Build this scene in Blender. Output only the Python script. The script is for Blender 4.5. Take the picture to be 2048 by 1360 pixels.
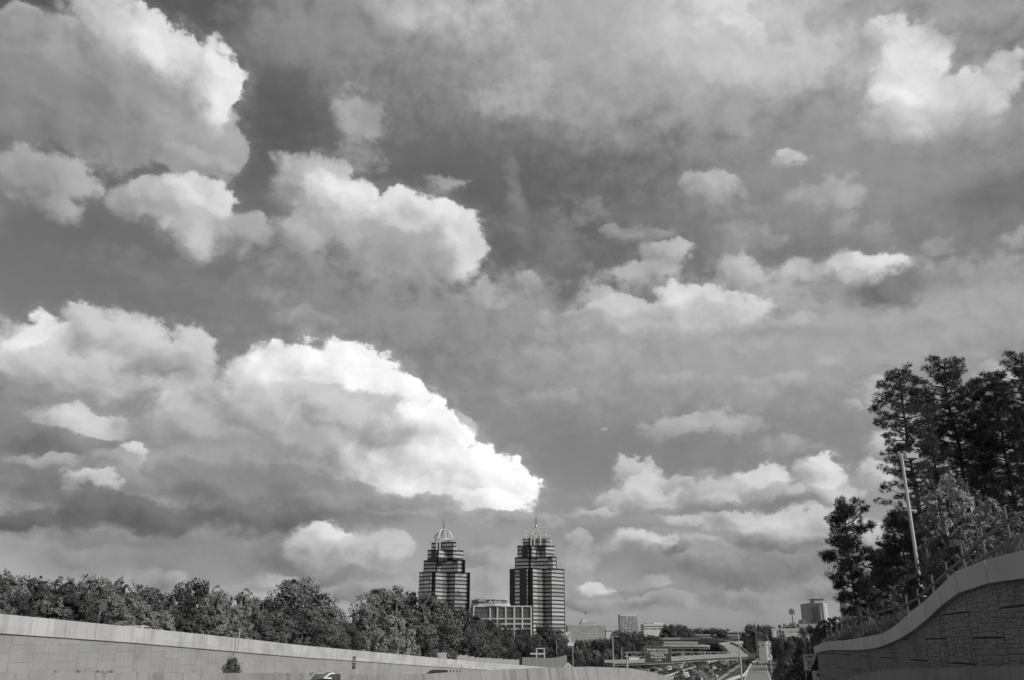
import bpy, bmesh, math, random
from mathutils import Vector, Matrix

for _o in list(bpy.data.objects):
    bpy.data.objects.remove(_o, do_unlink=True)
SC = bpy.context.scene
COL = SC.collection

# ------------------------------------------------------------------ camera
PITCH = math.radians(19.13)
FPX = 1750.0                                    # focal length in photo pixels (2048 wide)
cam_d = bpy.data.cameras.new('camera')
cam_d.sensor_width = 36.0
cam_d.lens = 36.0 * FPX / 2048.0
cam_d.clip_start, cam_d.clip_end = 0.1, 30000
cam = bpy.data.objects.new('camera', cam_d)
COL.objects.link(cam)
cam.location = (0, 0, 0)                        # eye level is z = 0; the road lies 1.7 m below
cam.rotation_euler = (math.radians(90) + PITCH, 0, 0)
SC.camera = cam

# ------------------------------------------------------------------ exposure and render settings
SC.view_settings.view_transform = 'Standard'
SC.view_settings.look = 'None'
SC.view_settings.exposure = 0.0
SC.view_settings.gamma = 1.0
SC.view_settings.use_curve_mapping = False
SC.render.engine = 'CYCLES'
SC.cycles.use_adaptive_sampling = True
SC.cycles.adaptive_threshold = 0.02
SC.cycles.adaptive_min_samples = 6
SC.cycles.use_denoising = True
SC.cycles.denoiser = 'OPENIMAGEDENOISE'
SC.cycles.denoising_input_passes = 'RGB_ALBEDO_NORMAL'
SC.cycles.max_bounces = 5
SC.cycles.diffuse_bounces = 3
SC.cycles.glossy_bounces = 2
SC.cycles.transparent_max_bounces = 6

# ------------------------------------------------------------------ sun
SUN_AZ = math.radians(119)                      # clockwise from +Y: to the right and slightly behind the camera
SUN_EL = math.radians(36)
sun_d = bpy.data.lights.new('sun', 'SUN')
sun_d.energy = 3.2
sun_d.angle = math.radians(0.55)
sun_d.color = (1.0, 0.985, 0.96)
sun = bpy.data.objects.new('sun', sun_d)
COL.objects.link(sun)
SUN_DIR = Vector((math.sin(SUN_AZ) * math.cos(SUN_EL), math.cos(SUN_AZ) * math.cos(SUN_EL), math.sin(SUN_EL)))
sun.rotation_euler = (-SUN_DIR).to_track_quat('-Z', 'Y').to_euler()

# ------------------------------------------------------------------ pixel -> direction helpers (used only to read positions off the photograph)
def ray(px, py):
    x, y = (px - 1024) / FPX, (680 - py) / FPX
    return Vector((x, math.cos(PITCH) - y * math.sin(PITCH), math.sin(PITCH) + y * math.cos(PITCH)))
def at(px, py, Y):
    d = ray(px, py)
    return d * (Y / d.y)
def azel(px, py):
    d = ray(px, py).normalized()
    return math.atan2(d.x, d.y), math.asin(d.z)
def lin(v):
    c = v / 255.0
    return c / 12.92 if c <= 0.04045 else ((c + 0.055) / 1.055) ** 2.4

# ------------------------------------------------------------------ world: clear sky and drifting cumulus, in black-and-white values
world = bpy.data.worlds.new('World')
world.use_nodes = True
NT = world.node_tree
NT.nodes.clear()
BG_STRENGTH = 0.1
def nd(kind, **kw):
    n = NT.nodes.new(kind)
    for k, v in kw.items():
        setattr(n, k, v)
    return n
def put(sock, v):
    if isinstance(v, bpy.types.NodeSocket):
        NT.links.new(v, sock)
    else:
        sock.default_value = v
def M(op, a, b=None, c=None, clamp=False):
    n = nd('ShaderNodeMath', operation=op, use_clamp=clamp)
    put(n.inputs[0], a)
    if b is not None: put(n.inputs[1], b)
    if c is not None: put(n.inputs[2], c)
    return n.outputs[0]
def V(op, a, b=None, c=None, out=0):
    n = nd('ShaderNodeVectorMath', operation=op)
    put(n.inputs[0], a)
    if b is not None: put(n.inputs[1], b)
    if c is not None: put(n.inputs[2], c)
    return n.outputs[out]
def SS(x, f0, f1, t0, t1):
    n = nd('ShaderNodeMapRange', interpolation_type='SMOOTHSTEP')
    put(n.inputs[0], x)
    for i, v in enumerate((f0, f1, t0, t1)):
        put(n.inputs[i + 1], v)
    return n.outputs[0]
def MIX(f, a, b):
    n = nd('ShaderNodeMix', data_type='FLOAT')
    put(n.inputs[0], f); put(n.inputs[2], a); put(n.inputs[3], b)
    return n.outputs[0]
def NOISE(vec, scale, detail=6.0, rough=0.55, lac=2.0, color=False, dim='2D'):
    n = nd('ShaderNodeTexNoise', noise_dimensions=dim)
    put(n.inputs['Vector'], vec)
    n.inputs['Scale'].default_value = scale
    n.inputs['Detail'].default_value = detail
    n.inputs['Roughness'].default_value = rough
    n.inputs['Lacunarity'].default_value = lac
    return n.outputs['Color' if color else 'Fac']

tc = nd('ShaderNodeTexCoord')
DIR = tc.outputs['Generated']
sep = nd('ShaderNodeSeparateXYZ'); put(sep.inputs[0], DIR)
AZ = M('ARCTAN2', sep.outputs[0], sep.outputs[1])
EL = M('ARCSINE', sep.outputs[2])
cmb = nd('ShaderNodeCombineXYZ'); put(cmb.inputs[0], AZ); put(cmb.inputs[1], EL)
P0 = cmb.outputs[0]

sky = nd('ShaderNodeTexSky', sky_type='NISHITA')
sky.sun_disc = False
sky.sun_elevation = SUN_EL
sky.sun_rotation = SUN_AZ
sky.altitude = 300
sky.air_density, sky.dust_density, sky.ozone_density = 1.0, 1.6, 1.5
sc_ = nd('ShaderNodeSeparateColor'); put(sc_.inputs[0], sky.outputs[0])
# panchromatic film behind an orange filter: mostly the red and green of the sky
BASE = M('MULTIPLY_ADD', sc_.outputs[0], 0.62, M('MULTIPLY', sc_.outputs[1], 0.12))
BASE = M('ADD', M('MULTIPLY', BASE, 0.128), 0.008)

flat = V('MULTIPLY', P0, (1.0, 1.25, 0.0))
n_big = NOISE(V('MULTIPLY', DIR, (1.0, 1.0, 1.35)), 4.0, 5.0, 0.6, dim='3D')
n_warp = NOISE(flat, 9.0, 5.0, 0.56, color=True)
n_fine = NOISE(flat, 30.0, 5.0, 0.60, color=True)
LIT_STEP = (0.018, 0.022, 0.0)
n_r1 = NOISE(flat, 11.0, 2.5, 0.5)
n_r2 = NOISE(V('ADD', flat, LIT_STEP), 11.0, 2.5, 0.5)
WARP = V('SUBTRACT', n_warp, (0.5, 0.5, 0.5))
FINE = V('SUBTRACT', n_fine, (0.5, 0.5, 0.5))
def VORO(vec):
    n = nd('ShaderNodeTexVoronoi', feature='F1', voronoi_dimensions='2D')
    put(n.inputs['Vector'], vec)
    n.inputs['Scale'].default_value = 38.0
    n.inputs['Detail'].default_value = 1.0
    return n.outputs['Distance']
VW = V('MULTIPLY_ADD', FINE, (0.03, 0.03, 0.0), V('MULTIPLY_ADD', WARP, (0.06, 0.06, 0.0), flat))
v1 = VORO(VW); v2 = VORO(V('ADD', VW, (0.007, 0.009, 0.0)))
BILL = M('SUBTRACT', 0.42, v1)                                    # round cauliflower bumps
REL = M('MULTIPLY_ADD', M('SUBTRACT', v2, v1), 0.45, M('MULTIPLY', M('SUBTRACT', n_r1, n_r2), 3.6))               # relief: brighter where the field falls away towards the sun
wsep = nd('ShaderNodeSeparateXYZ'); put(wsep.inputs[0], WARP)
fsep = nd('ShaderNodeSeparateXYZ'); put(fsep.inputs[0], FINE)
EDGE = M('MULTIPLY_ADD', fsep.outputs[2], 1.7, M('MULTIPLY_ADD', wsep.outputs[2], 1.3, M('MULTIPLY', BILL, 0.5)))
PW = V('MULTIPLY_ADD', WARP, (0.060, 0.052, 0.0), V('MULTIPLY_ADD', FINE, (0.022, 0.020, 0.0), P0))
BIGN = M('SUBTRACT', n_big, 0.5)

val = BASE
# broken cloud over the rest of the sky, as in the part in view
away = M('SUBTRACT', 1.0, M('MULTIPLY', SS(M('ABSOLUTE', AZ), 0.50, 0.75, 1, 0), SS(EL, 0.62, 0.85, 1, 0)))
gen = M('MULTIPLY', SS(n_big, 0.44, 0.60, 0, 0.85), MIX(away, 0.10, 1.0))
gen = M('MULTIPLY', gen, SS(EL, -0.02, 0.06, 0, 1))
val = MIX(gen, val, M('MULTIPLY_ADD', REL, 0.10, M('MULTIPLY_ADD', BIGN, 0.5, 0.36)))

# one lobe of cloud, as a node group shared by all of them
LOBE = bpy.data.node_groups.new('cloud_lobe', 'ShaderNodeTree')
_LOBE_IN = [('Value', 'Float'), ('Place', 'Vector'), ('Edge', 'Float'), ('Relief', 'Float'), ('Location', 'Vector'), ('Rotation', 'Vector'), ('Scale', 'Vector'),
            ('Light', 'Vector'), ('Soft', 'Float'), ('Rough', 'Float'), ('Alpha', 'Float'), ('From', 'Float'), ('To', 'Float'), ('Shaded', 'Float'), ('Lit', 'Float'), ('Bumps', 'Float')]
for _n, _t in _LOBE_IN:
    LOBE.interface.new_socket(_n, in_out='INPUT', socket_type='NodeSocket' + _t)
LOBE.interface.new_socket('Value', in_out='OUTPUT', socket_type='NodeSocketFloat')
WORLD_NT, NT = NT, LOBE
gi = nd('NodeGroupInput').outputs
_sp = nd('ShaderNodeSeparateXYZ'); put(_sp.inputs[0], gi['Place'])
_cb = nd('ShaderNodeCombineXYZ'); put(_cb.inputs[0], _sp.outputs[0]); put(_cb.inputs[1], _sp.outputs[1]); put(_cb.inputs[2], gi[0])
_mp = nd('ShaderNodeMapping', vector_type='TEXTURE')
put(_mp.inputs['Vector'], _cb.outputs[0])
for _k in ('Location', 'Rotation', 'Scale'):
    put(_mp.inputs[_k], gi[_k])
_q = _mp.outputs[0]
_m = M('MULTIPLY_ADD', gi['Edge'], gi['Rough'], M('SUBTRACT', 1.2, V('LENGTH', _q, out=1)))
_d = V('DOT_PRODUCT', _q, gi['Light'], out=1)
_sf = M('MULTIPLY', gi['Soft'], M('MAXIMUM', M('MULTIPLY_ADD', _d, -0.7, 1.15), 0.5))      # crisp towards the sun, dissolving on the shaded side
_al = M('MULTIPLY', M('MULTIPLY_ADD', SS(_m, 0.0, _sf, 0.0, 0.86), 1.0, SS(_m, -0.40, M('ADD', _sf, 0.3), 0.0, 0.14)), gi['Alpha'])      # core and thin veil round it
_t = M('MULTIPLY_ADD', gi['Relief'], gi['Bumps'], _d)
_c = M('MULTIPLY', M('MULTIPLY', SS(_t, gi['From'], gi['To'], gi['Shaded'], gi['Lit']), M('MULTIPLY_ADD', gi['Edge'], 0.09, 1.0)), M('MULTIPLY_ADD', M('MULTIPLY', gi['Relief'], gi['Bumps']), 0.22, 1.0))
_go = nd('NodeGroupOutput')
put(_go.inputs[0], MIX(_al, gi[0], _c))
NT = WORLD_NT

def cloud(val, place, edge, relief, x, y, rx, ry, lo, hi, rot=0, soft=0.35, amp=0.35, alpha=1.0, ang=55, off=0.18, w=0.85, rel=0.5):
    """One lobe of cloud at photo position x, y: lo / hi are its shaded and sunlit print values."""
    rx, ry, amp = rx * 1.06, ry * 1.06, amp * 0.85
    a0, e0 = azel(x, y)
    ra = abs(azel(x + rx, y)[0] - azel(x - rx, y)[0]) / 2
    re = abs(azel(x, y + ry)[1] - azel(x, y - ry)[1]) / 2
    s = math.radians(ang - rot)
    g = nd('ShaderNodeGroup', node_tree=LOBE)
    for k, v in dict(Value=val, Place=place, Edge=edge, Relief=relief, Location=(a0, e0, 0), Rotation=(0, 0, math.radians(rot)), Scale=(ra, re, 1e6),
                     Light=(math.cos(s), math.sin(s), 0), Soft=soft, Rough=amp, Alpha=alpha, From=-w - off, To=w - off, Shaded=lin(lo), Lit=lin(hi), Bumps=rel).items():
        put(g.inputs[k], v)
    return g.outputs[0]
# x, y, rx, ry, shaded, lit, options; from the highest thin veils to the nearest lobes
W_ = dict(soft=0.9, amp=0.5, alpha=0.8, rel=0.3)
CLOUDS = [
    # thin veils
    (1250, 80, 780, 275, 158, 180, dict(soft=0.8, amp=0.28, alpha=0.95, rel=.1)),
    (1650, 380, 620, 280, 138, 154, dict(soft=0.9, amp=0.35, alpha=0.85, rel=.12)),
    (1450, 740, 950, 170, 156, 172, dict(soft=0.9, amp=0.35, alpha=0.9, rel=.12)),
    (1250, 915, 260, 60, 128, 134, dict(soft=.9, amp=.4, alpha=.7, rel=.1)),
    (1480, 1010, 430, 70, 146, 164, dict(soft=.9, amp=.5, alpha=.85, rel=.3)),
    (1400, 1075, 480, 50, 146, 166, dict(soft=.9, amp=.5, alpha=.85, rel=.3)),
    (800, 640, 560, 110, 140, 156, dict(soft=1.0, amp=0.6, alpha=0.85, rel=.15)),
    (350, 570, 380, 60, 112, 128, dict(soft=1.0, amp=0.7, alpha=0.6, rel=.15)),
    (1450, 1130, 620, 130, 132, 150, dict(soft=0.9, amp=0.5, alpha=0.85)),
    (300, 1130, 460, 80, 118, 132, dict(soft=1., amp=0.3, alpha=0.8)),
    (1030, 400, 22, 110, 130, 138, dict(rot=10, soft=1., amp=.5, alpha=.7)),
    (1090, 500, 90, 80, 124, 132, dict(rot=-40, soft=1., amp=.5, alpha=.7)),
    (1980, 400, 170, 60, 100, 112, dict(soft=1., amp=.3, alpha=.8)),
    (830, 30, 230, 80, 165, 196, dict(soft=1., amp=.4, alpha=.85)),
    (600, 90, 190, 120, 136, 146, dict(soft=.9, amp=.35, alpha=.85, rel=.2)),
    (1060, 160, 60, 70, 172, 184, dict(soft=1., amp=.6, alpha=.7)),
    (990, 210, 100, 40, 168, 178, dict(soft=1., amp=.4, alpha=.7)),
    (1230, 210, 160, 70, 150, 160, dict(soft=1., amp=.4, alpha=.7)),
    # clear gaps of deeper sky
    (560, 265, 90, 130, 84, 92, dict(soft=.9, amp=.5, alpha=.75, rel=.05)),
    (870, 340, 150, 50, 92, 100, dict(soft=1., amp=.5, alpha=.6, rel=.05)),
    (130, 300, 230, 34, 76, 86, dict(soft=.9, amp=.4, alpha=.75, rel=.05)),
    (110, 15, 160, 40, 56, 70, dict(soft=.9, amp=.4, alpha=.8, rel=.05)),
    # upper middle
    (1400, 110, 210, 140, 176, 202, dict(soft=.8, amp=.22, alpha=.95, rel=.2)),
    (1550, 150, 180, 75, 182, 202, dict(soft=.8, amp=.22, alpha=.9, rel=.2)),
    (1420, 18, 75, 45, 185, 212, dict(soft=.5, amp=.4)),
    (1480, 60, 70, 40, 180, 208, dict(rot=-35, soft=.5, amp=.4)),
    (1440, 240, 70, 50, 150, 165, W_),
    # upper right cumulus
    (1720, 200, 90, 70, 150, 165, W_),
    (1840, 250, 180, 60, 160, 190, dict(soft=.9, amp=.25, alpha=.9, rel=.2)),
    (1790, 115, 100, 70, 180, 218, dict(soft=.45, amp=.45)),
    (1820, 190, 75, 100, 190, 228, dict(soft=.5, amp=.35)),
    (1905, 205, 75, 50, 180, 212, dict(soft=.5, amp=.4)),
    (1960, 205, 60, 45, 172, 205, dict(soft=.6, amp=.4)),
    (2010, 160, 45, 45, 165, 202, dict(soft=.5, amp=.45)),
    (1740, 110, 50, 45, 165, 195, dict(soft=.5, amp=.5)),
    (1800, 250, 100, 45, 170, 200, dict(soft=1., amp=.3)),
    (1910, 45, 110, 50, 130, 158, dict(soft=.8, amp=.7, alpha=.8)),
    # big cloud, upper left
    (25, 50, 50, 40, 140, 172, dict(soft=.5, amp=.5)),
    (90, 90, 110, 45, 110, 135, dict(soft=.6, amp=.7, alpha=.8)),
    (200, 190, 260, 130, 134, 166, dict(soft=.3, amp=.3, ang=20)),
    (60, 230, 200, 80, 126, 144, dict(soft=.5, amp=.3)),
    (390, 240, 90, 110, 140, 172, dict(soft=.28, amp=.3, ang=0)),
    (230, 70, 110, 55, 165, 205, dict(soft=.4, amp=.5)),
    (330, 115, 120, 60, 190, 226, dict(rot=-32, soft=.35, amp=.4)),
    (415, 175, 65, 85, 185, 228, dict(rot=15, soft=.35, amp=.35, ang=30)),
    (240, 195, 160, 75, 132, 154, dict(soft=.7, amp=.4, alpha=.95, ang=0)),
    (300, 265, 170, 70, 136, 164, dict(soft=.7, amp=.3, alpha=.9, ang=-20)),
    (130, 255, 150, 60, 122, 140, dict(soft=.8, amp=.3, alpha=.9)),
    (400, 320, 75, 28, 140, 172, dict(soft=.6, amp=.5, ang=90)),
    # two puffs under it
    (60, 358, 75, 52, 145, 172, dict(soft=.5, amp=.45)),
    (135, 352, 65, 50, 145, 172, dict(soft=.5, amp=.45)),
    (102, 402, 60, 52, 145, 165, dict(soft=.6, amp=.5)),
    (300, 405, 90, 42, 150, 185, dict(soft=.4, amp=.4, rot=8)),
    (385, 415, 80, 62, 170, 216, dict(soft=.35, amp=.35)),
    (390, 470, 60, 45, 165, 190, dict(soft=.6, amp=.4, rot=-35)),
    (480, 470, 70, 42, 150, 175, dict(soft=.6, amp=.55)),
    (590, 500, 80, 60, 145, 175, dict(soft=.7, amp=.5)),
    (610, 550, 60, 35, 140, 150, W_),
    # wisps, centre left
    (705, 255, 62, 60, 128, 165, dict(soft=.8, amp=.7)),
    (680, 320, 80, 40, 130, 150, dict(soft=.9, amp=.8, alpha=.8)),
    (790, 230, 70, 60, 120, 132, dict(soft=1., amp=.8, alpha=.6)),
    (890, 372, 40, 22, 130, 158, dict(soft=.7, amp=.8)),
    # centre left cumulus
    (620, 380, 90, 75, 150, 190, dict(soft=.45, amp=.4)),
    (690, 430, 100, 70, 170, 226, dict(soft=.4, amp=.35)),
    (770, 440, 110, 60, 180, 230, dict(soft=.35, amp=.4)),
    (860, 465, 105, 60, 175, 225, dict(soft=.35, amp=.35)),
    (905, 500, 72, 55, 170, 215, dict(soft=.4, amp=.3, ang=20)),
    (780, 520, 150, 55, 138, 165, dict(soft=.8, amp=.35, alpha=.9, ang=70)),
    (830, 560, 90, 40, 140, 158, dict(soft=.9, amp=.6, alpha=.8)),
    # right-hand small clouds
    (1415, 388, 62, 42, 145, 182, dict(soft=.6, amp=.5)),
    (1375, 370, 40, 20, 145, 170, dict(soft=.7, amp=.7)),
    (1582, 326, 32, 20, 160, 192, dict(soft=.6, amp=.5)),
    (1655, 395, 80, 40, 140, 166, dict(soft=.8, amp=.6)),
    (1695, 445, 34, 40, 140, 160, dict(soft=.8, amp=.6)),
    (1180, 425, 42, 34, 118, 142, dict(soft=.8, amp=.9, alpha=.8)),
    (1280, 545, 75, 22, 150, 185, dict(soft=.5, amp=.5)),
    (1330, 515, 55, 24, 150, 182, dict(soft=.5, amp=.55)),
    (1490, 480, 60, 40, 140, 158, dict(soft=.9, amp=.7, alpha=.8)),
    (1490, 545, 48, 45, 155, 192, dict(soft=.6, amp=.4)),
    (1590, 558, 65, 36, 155, 186, dict(soft=.7, amp=.4)),
    (1535, 585, 70, 20, 155, 175, dict(soft=.9, amp=.4)),
    (1720, 540, 70, 38, 165, 222, dict(soft=.5, amp=.4, rot=-8)),
    (1765, 580, 85, 36, 100, 122, dict(soft=.7, amp=.45, alpha=.9, ang=30)),
    (2030, 490, 40, 25, 130, 165, dict(soft=.7, amp=.5)),
    (1880, 570, 60, 30, 135, 155, dict(soft=.9, amp=.7, alpha=.8)),
    (965, 582, 46, 24, 140, 165, dict(soft=.7, amp=.7)),
    (1052, 566, 24, 24, 145, 180, dict(soft=.6, amp=.6)),
    # long cumulus on the right of the middle
    (1190, 597, 55, 28, 150, 178, dict(soft=.6, amp=.5)),
    (1150, 640, 70, 24, 155, 185, dict(soft=.6, amp=.5)),
    (1230, 625, 95, 38, 160, 200, dict(soft=.45, amp=.45)),
    (1370, 615, 75, 42, 170, 215, dict(soft=.45, amp=.45)),
    (1455, 625, 95, 42, 170, 212, dict(soft=.5, amp=.45)),
    (1310, 658, 220, 36, 158, 186, dict(soft=.9, amp=.35, ang=80)),
    # bands above the horizon
    (1330, 862, 74, 32, 150, 182, dict(soft=.5, amp=.55)),
    (1440, 850, 87, 26, 150, 174, dict(soft=.8, amp=.65)),
    (1195, 858, 13, 7, 140, 165, dict(soft=.6, amp=.6)),
    (1660, 745, 40, 18, 150, 172, dict(soft=.9, amp=.65)),
    (1680, 805, 24, 13, 150, 178, dict(soft=.8, amp=.65)),
    (1745, 790, 40, 25, 150, 190, dict(soft=.7, amp=.65)),
    (1980, 745, 56, 25, 150, 180, dict(soft=.7, amp=.65)),
    (1270, 940, 46, 28, 155, 196, dict(soft=.5, amp=.65)),
    (1700, 990, 160, 60, 145, 165, W_),
    (1640, 950, 54, 50, 165, 226, dict(soft=.4, amp=.65)),
    (1745, 945, 51, 45, 160, 212, dict(soft=.5, amp=.65)),
    (1510, 960, 74, 39, 155, 212, dict(soft=.4, amp=.65)),
    (1410, 985, 62, 28, 150, 188, dict(soft=.5, amp=.65)),
    (1300, 988, 62, 37, 155, 202, dict(soft=.5, amp=.65)),
    (1220, 995, 41, 22, 150, 180, dict(soft=.6, amp=.6)),
    (1500, 1010, 240, 28, 135, 155, W_),
    (1320, 1025, 72, 19, 150, 182, dict(soft=.7, amp=.6)),
    (1170, 1028, 77, 19, 150, 190, dict(soft=.6, amp=.65)),
    (1180, 1060, 154, 31, 135, 152, W_),
    (1450, 1050, 62, 26, 150, 180, dict(soft=.7, amp=.65)),
    (1560, 1060, 113, 39, 150, 200, dict(soft=.5, amp=.65)),
    (1640, 1070, 62, 32, 155, 202, dict(soft=.6, amp=.65)),
    (1560, 1100, 170, 20, 118, 138, dict(soft=.9, amp=.4, alpha=.9)),
    (1260, 1100, 72, 34, 150, 206, dict(soft=.5, amp=.65)),
    (1340, 1115, 62, 15, 112, 126, dict(soft=.8, amp=.5, alpha=.9)),
    (1420, 1115, 72, 26, 135, 160, dict(soft=.8, amp=.6)),
    (1190, 1172, 45, 24, 150, 202, dict(soft=.5, amp=.65)),
    (1310, 1165, 35, 19, 145, 184, dict(soft=.6, amp=.65)),
    (1250, 1190, 112, 13, 118, 134, dict(soft=1., amp=.4, alpha=.8)),
    (1500, 1165, 160, 16, 112, 128, dict(soft=1., amp=.4, alpha=.8)),
    (1370, 1205, 51, 13, 140, 166, dict(soft=.7, amp=.65)),
    (1540, 1195, 64, 12, 135, 160, dict(soft=.8, amp=.65)),
    (1000, 1080, 56, 25, 130, 152, W_),
    (1000, 1170, 48, 34, 138, 165, dict(soft=.8, amp=.4, alpha=.8)),
    (1420, 1022, 260, 14, 124, 134, dict(soft=.9, amp=.7, alpha=.8)),
    (1600, 1010, 160, 14, 126, 138, dict(soft=.9, amp=.7, alpha=.7)),
    (1230, 1065, 160, 12, 128, 138, dict(soft=.9, amp=.7, alpha=.7)),
    (1360, 965, 40, 18, 150, 190, dict(soft=.5, amp=.7)),
    (1450, 1000, 44, 18, 150, 192, dict(soft=.5, amp=.7)),
    (1570, 985, 40, 18, 150, 190, dict(soft=.5, amp=.7)),
    (1690, 990, 50, 22, 150, 196, dict(soft=.5, amp=.7)),
    (1370, 1050, 46, 16, 148, 186, dict(soft=.5, amp=.7)),
    (1490, 1045, 50, 20, 150, 194, dict(soft=.5, amp=.7)),
    (1610, 1090, 60, 18, 148, 190, dict(soft=.5, amp=.7)),
    (1400, 1090, 44, 14, 140, 176, dict(soft=.5, amp=.7)),
    (1140, 1075, 40, 16, 140, 180, dict(soft=.5, amp=.7)),
    (1150, 1110, 60, 30, 140, 172, dict(soft=.6, amp=.5)),
    (1700, 1060, 70, 34, 150, 192, dict(soft=.5, amp=.45)),
    (1400, 1140, 120, 22, 128, 158, dict(soft=.7, amp=.5)),
    (1550, 1140, 120, 22, 124, 156, dict(soft=.7, amp=.5)),
    (1690, 1130, 100, 24, 130, 164, dict(soft=.7, amp=.5)),
    (1460, 1195, 120, 18, 126, 156, dict(soft=.7, amp=.5)),
    (1290, 1205, 90, 18, 130, 160, dict(soft=.7, amp=.5)),
    (1620, 1190, 80, 20, 128, 158, dict(soft=.7, amp=.5)),
    (1170, 1210, 60, 18, 132, 162, dict(soft=.7, amp=.5)),
    (1780, 880, 70, 36, 150, 190, dict(soft=.7, amp=.4)),
    (1560, 890, 70, 26, 146, 172, dict(soft=.8, amp=.5)),
    (1480, 700, 90, 22, 150, 176, dict(soft=.9, amp=.5, alpha=.7)),
    (1700, 650, 140, 26, 146, 168, dict(soft=.9, amp=.5, alpha=.7)),
    (1900, 640, 120, 30, 140, 164, dict(soft=.9, amp=.5, alpha=.7)),
    (1120, 720, 160, 26, 152, 172, dict(soft=.9, amp=.6, alpha=.6)),
    (1235, 470, 50, 20, 126, 150, dict(soft=.7, amp=.8, alpha=.8)),
    (1300, 480, 44, 18, 128, 152, dict(soft=.7, amp=.8, alpha=.8)),
    (1545, 475, 50, 26, 134, 158, dict(soft=.8, amp=.8, alpha=.8)),
    (1605, 395, 50, 28, 138, 164, dict(soft=.8, amp=.8, alpha=.8)),
    (1500, 420, 60, 24, 134, 156, dict(soft=.8, amp=.8, alpha=.7)),
    (1760, 470, 60, 26, 130, 152, dict(soft=.8, amp=.8, alpha=.7)),
    (1850, 500, 60, 24, 130, 154, dict(soft=.8, amp=.8, alpha=.7)),
    (1950, 560, 70, 26, 134, 160, dict(soft=.8, amp=.8, alpha=.7)),
    (1560, 650, 70, 22, 148, 178, dict(soft=.7, amp=.6, alpha=.8)),
    (900, 590, 50, 20, 136, 160, dict(soft=.8, amp=.8, alpha=.8)),
    (600, 640, 70, 26, 134, 160, dict(soft=.8, amp=.5, alpha=.8)),
    (520, 590, 60, 22, 124, 148, dict(soft=.8, amp=.8, alpha=.7)),
    (1020, 600, 50, 20, 138, 164, dict(soft=.8, amp=.8, alpha=.8)),
    (1540, 770, 80, 22, 154, 180, dict(soft=.8, amp=.6, alpha=.7)),
    (1320, 760, 120, 22, 156, 178, dict(soft=.9, amp=.6, alpha=.6)),
    (1060, 790, 130, 20, 150, 170, dict(soft=.9, amp=.6, alpha=.6)),
    # left bank
    (150, 640, 42, 28, 150, 200, dict(soft=.6, amp=.7)),
    (55, 690, 110, 62, 175, 232, dict(soft=.45, amp=.45)),
    (230, 705, 130, 70, 160, 200, dict(soft=.6, amp=.55)),
    (350, 725, 90, 60, 155, 198, dict(soft=.6, amp=.6)),
    (110, 750, 180, 60, 165, 200, dict(soft=.6, amp=.45, ang=80)),
    (80, 805, 160, 34, 100, 150, dict(soft=.8, amp=.35, ang=60)),
    (60, 900, 240, 90, 120, 136, dict(soft=.6, amp=.35)),
    (165, 852, 100, 42, 120, 205, dict(soft=.4, amp=.45, ang=50)),
    (120, 895, 160, 34, 105, 130, dict(soft=.6, amp=.4, alpha=.9)),
    (350, 820, 62, 34, 135, 178, dict(soft=.5, amp=.5)),
    # the great cumulus behind the towers
    (930, 852, 34, 30, 140, 180, dict(soft=.5, amp=.5)),
    (460, 850, 200, 105, 146, 188, dict(soft=.45, amp=.4, ang=70, rel=.8)),
    (560, 755, 125, 62, 190, 245, dict(soft=.35, amp=.4)),
    (680, 775, 125, 75, 200, 250, dict(soft=.3, amp=.35)),
    (765, 830, 100, 70, 195, 248, dict(soft=.28, amp=.38)),
    (640, 850, 240, 60, 150, 186, dict(soft=.7, amp=.35, ang=80, rel=.8)),
    (600, 920, 270, 80, 126, 162, dict(soft=.7, amp=.3, ang=50, rel=.8)),
    (420, 795, 75, 42, 150, 200, dict(soft=.5, amp=.45)),
    (510, 835, 70, 38, 145, 190, dict(soft=.55, amp=.45)),
    (600, 822, 85, 42, 150, 205, dict(soft=.6, amp=.4)),
    (690, 848, 75, 36, 148, 200, dict(soft=.6, amp=.45)),
    (370, 872, 66, 38, 132, 176, dict(soft=.5, amp=.45)),
    (460, 898, 80, 36, 132, 172, dict(soft=.6, amp=.45)),
    (560, 892, 80, 36, 134, 174, dict(soft=.6, amp=.45)),
    (660, 905, 70, 40, 140, 190, dict(soft=.6, amp=.4)),
    (850, 890, 95, 70, 200, 252, dict(soft=.28, amp=.38)),
    (770, 920, 140, 70, 175, 238, dict(soft=.7, amp=.35, ang=10)),
    (918, 950, 100, 72, 215, 255, dict(soft=.28, amp=.36)),
    (985, 975, 66, 62, 215, 255, dict(soft=.25, amp=.36)),
    (1026, 970, 32, 32, 210, 252, dict(soft=.28, amp=.4)),
    (830, 970, 180, 55, 185, 240, dict(soft=.7, amp=.3, ang=10)),
    (945, 1012, 80, 32, 220, 252, dict(soft=.4, amp=.25)),
    (740, 870, 120, 26, 140, 160, dict(soft=.9, amp=.5, alpha=.7)),
    # dark bases
    (420, 940, 180, 66, 118, 156, dict(soft=.6, amp=.35, ang=80, rel=.8)),
    (340, 930, 70, 32, 124, 164, dict(soft=.6, amp=.45)),
    (480, 958, 90, 32, 122, 160, dict(soft=.6, amp=.45)),
    (610, 965, 90, 34, 124, 166, dict(soft=.6, amp=.45)),
    (240, 962, 80, 30, 120, 160, dict(soft=.6, amp=.45)),
    (700, 985, 80, 30, 126, 168, dict(soft=.7, amp=.4)),
    (270, 908, 34, 22, 150, 212, dict(soft=.5, amp=.45)),
    (90, 935, 90, 20, 130, 172, dict(soft=.6, amp=.5, ang=80)),
    (230, 930, 70, 24, 130, 165, dict(soft=.7, amp=.5)),
    (60, 985, 200, 36, 112, 128, dict(soft=.7, amp=.4)),
    (170, 985, 75, 34, 140, 205, dict(soft=.5, amp=.45, ang=60)),
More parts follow.
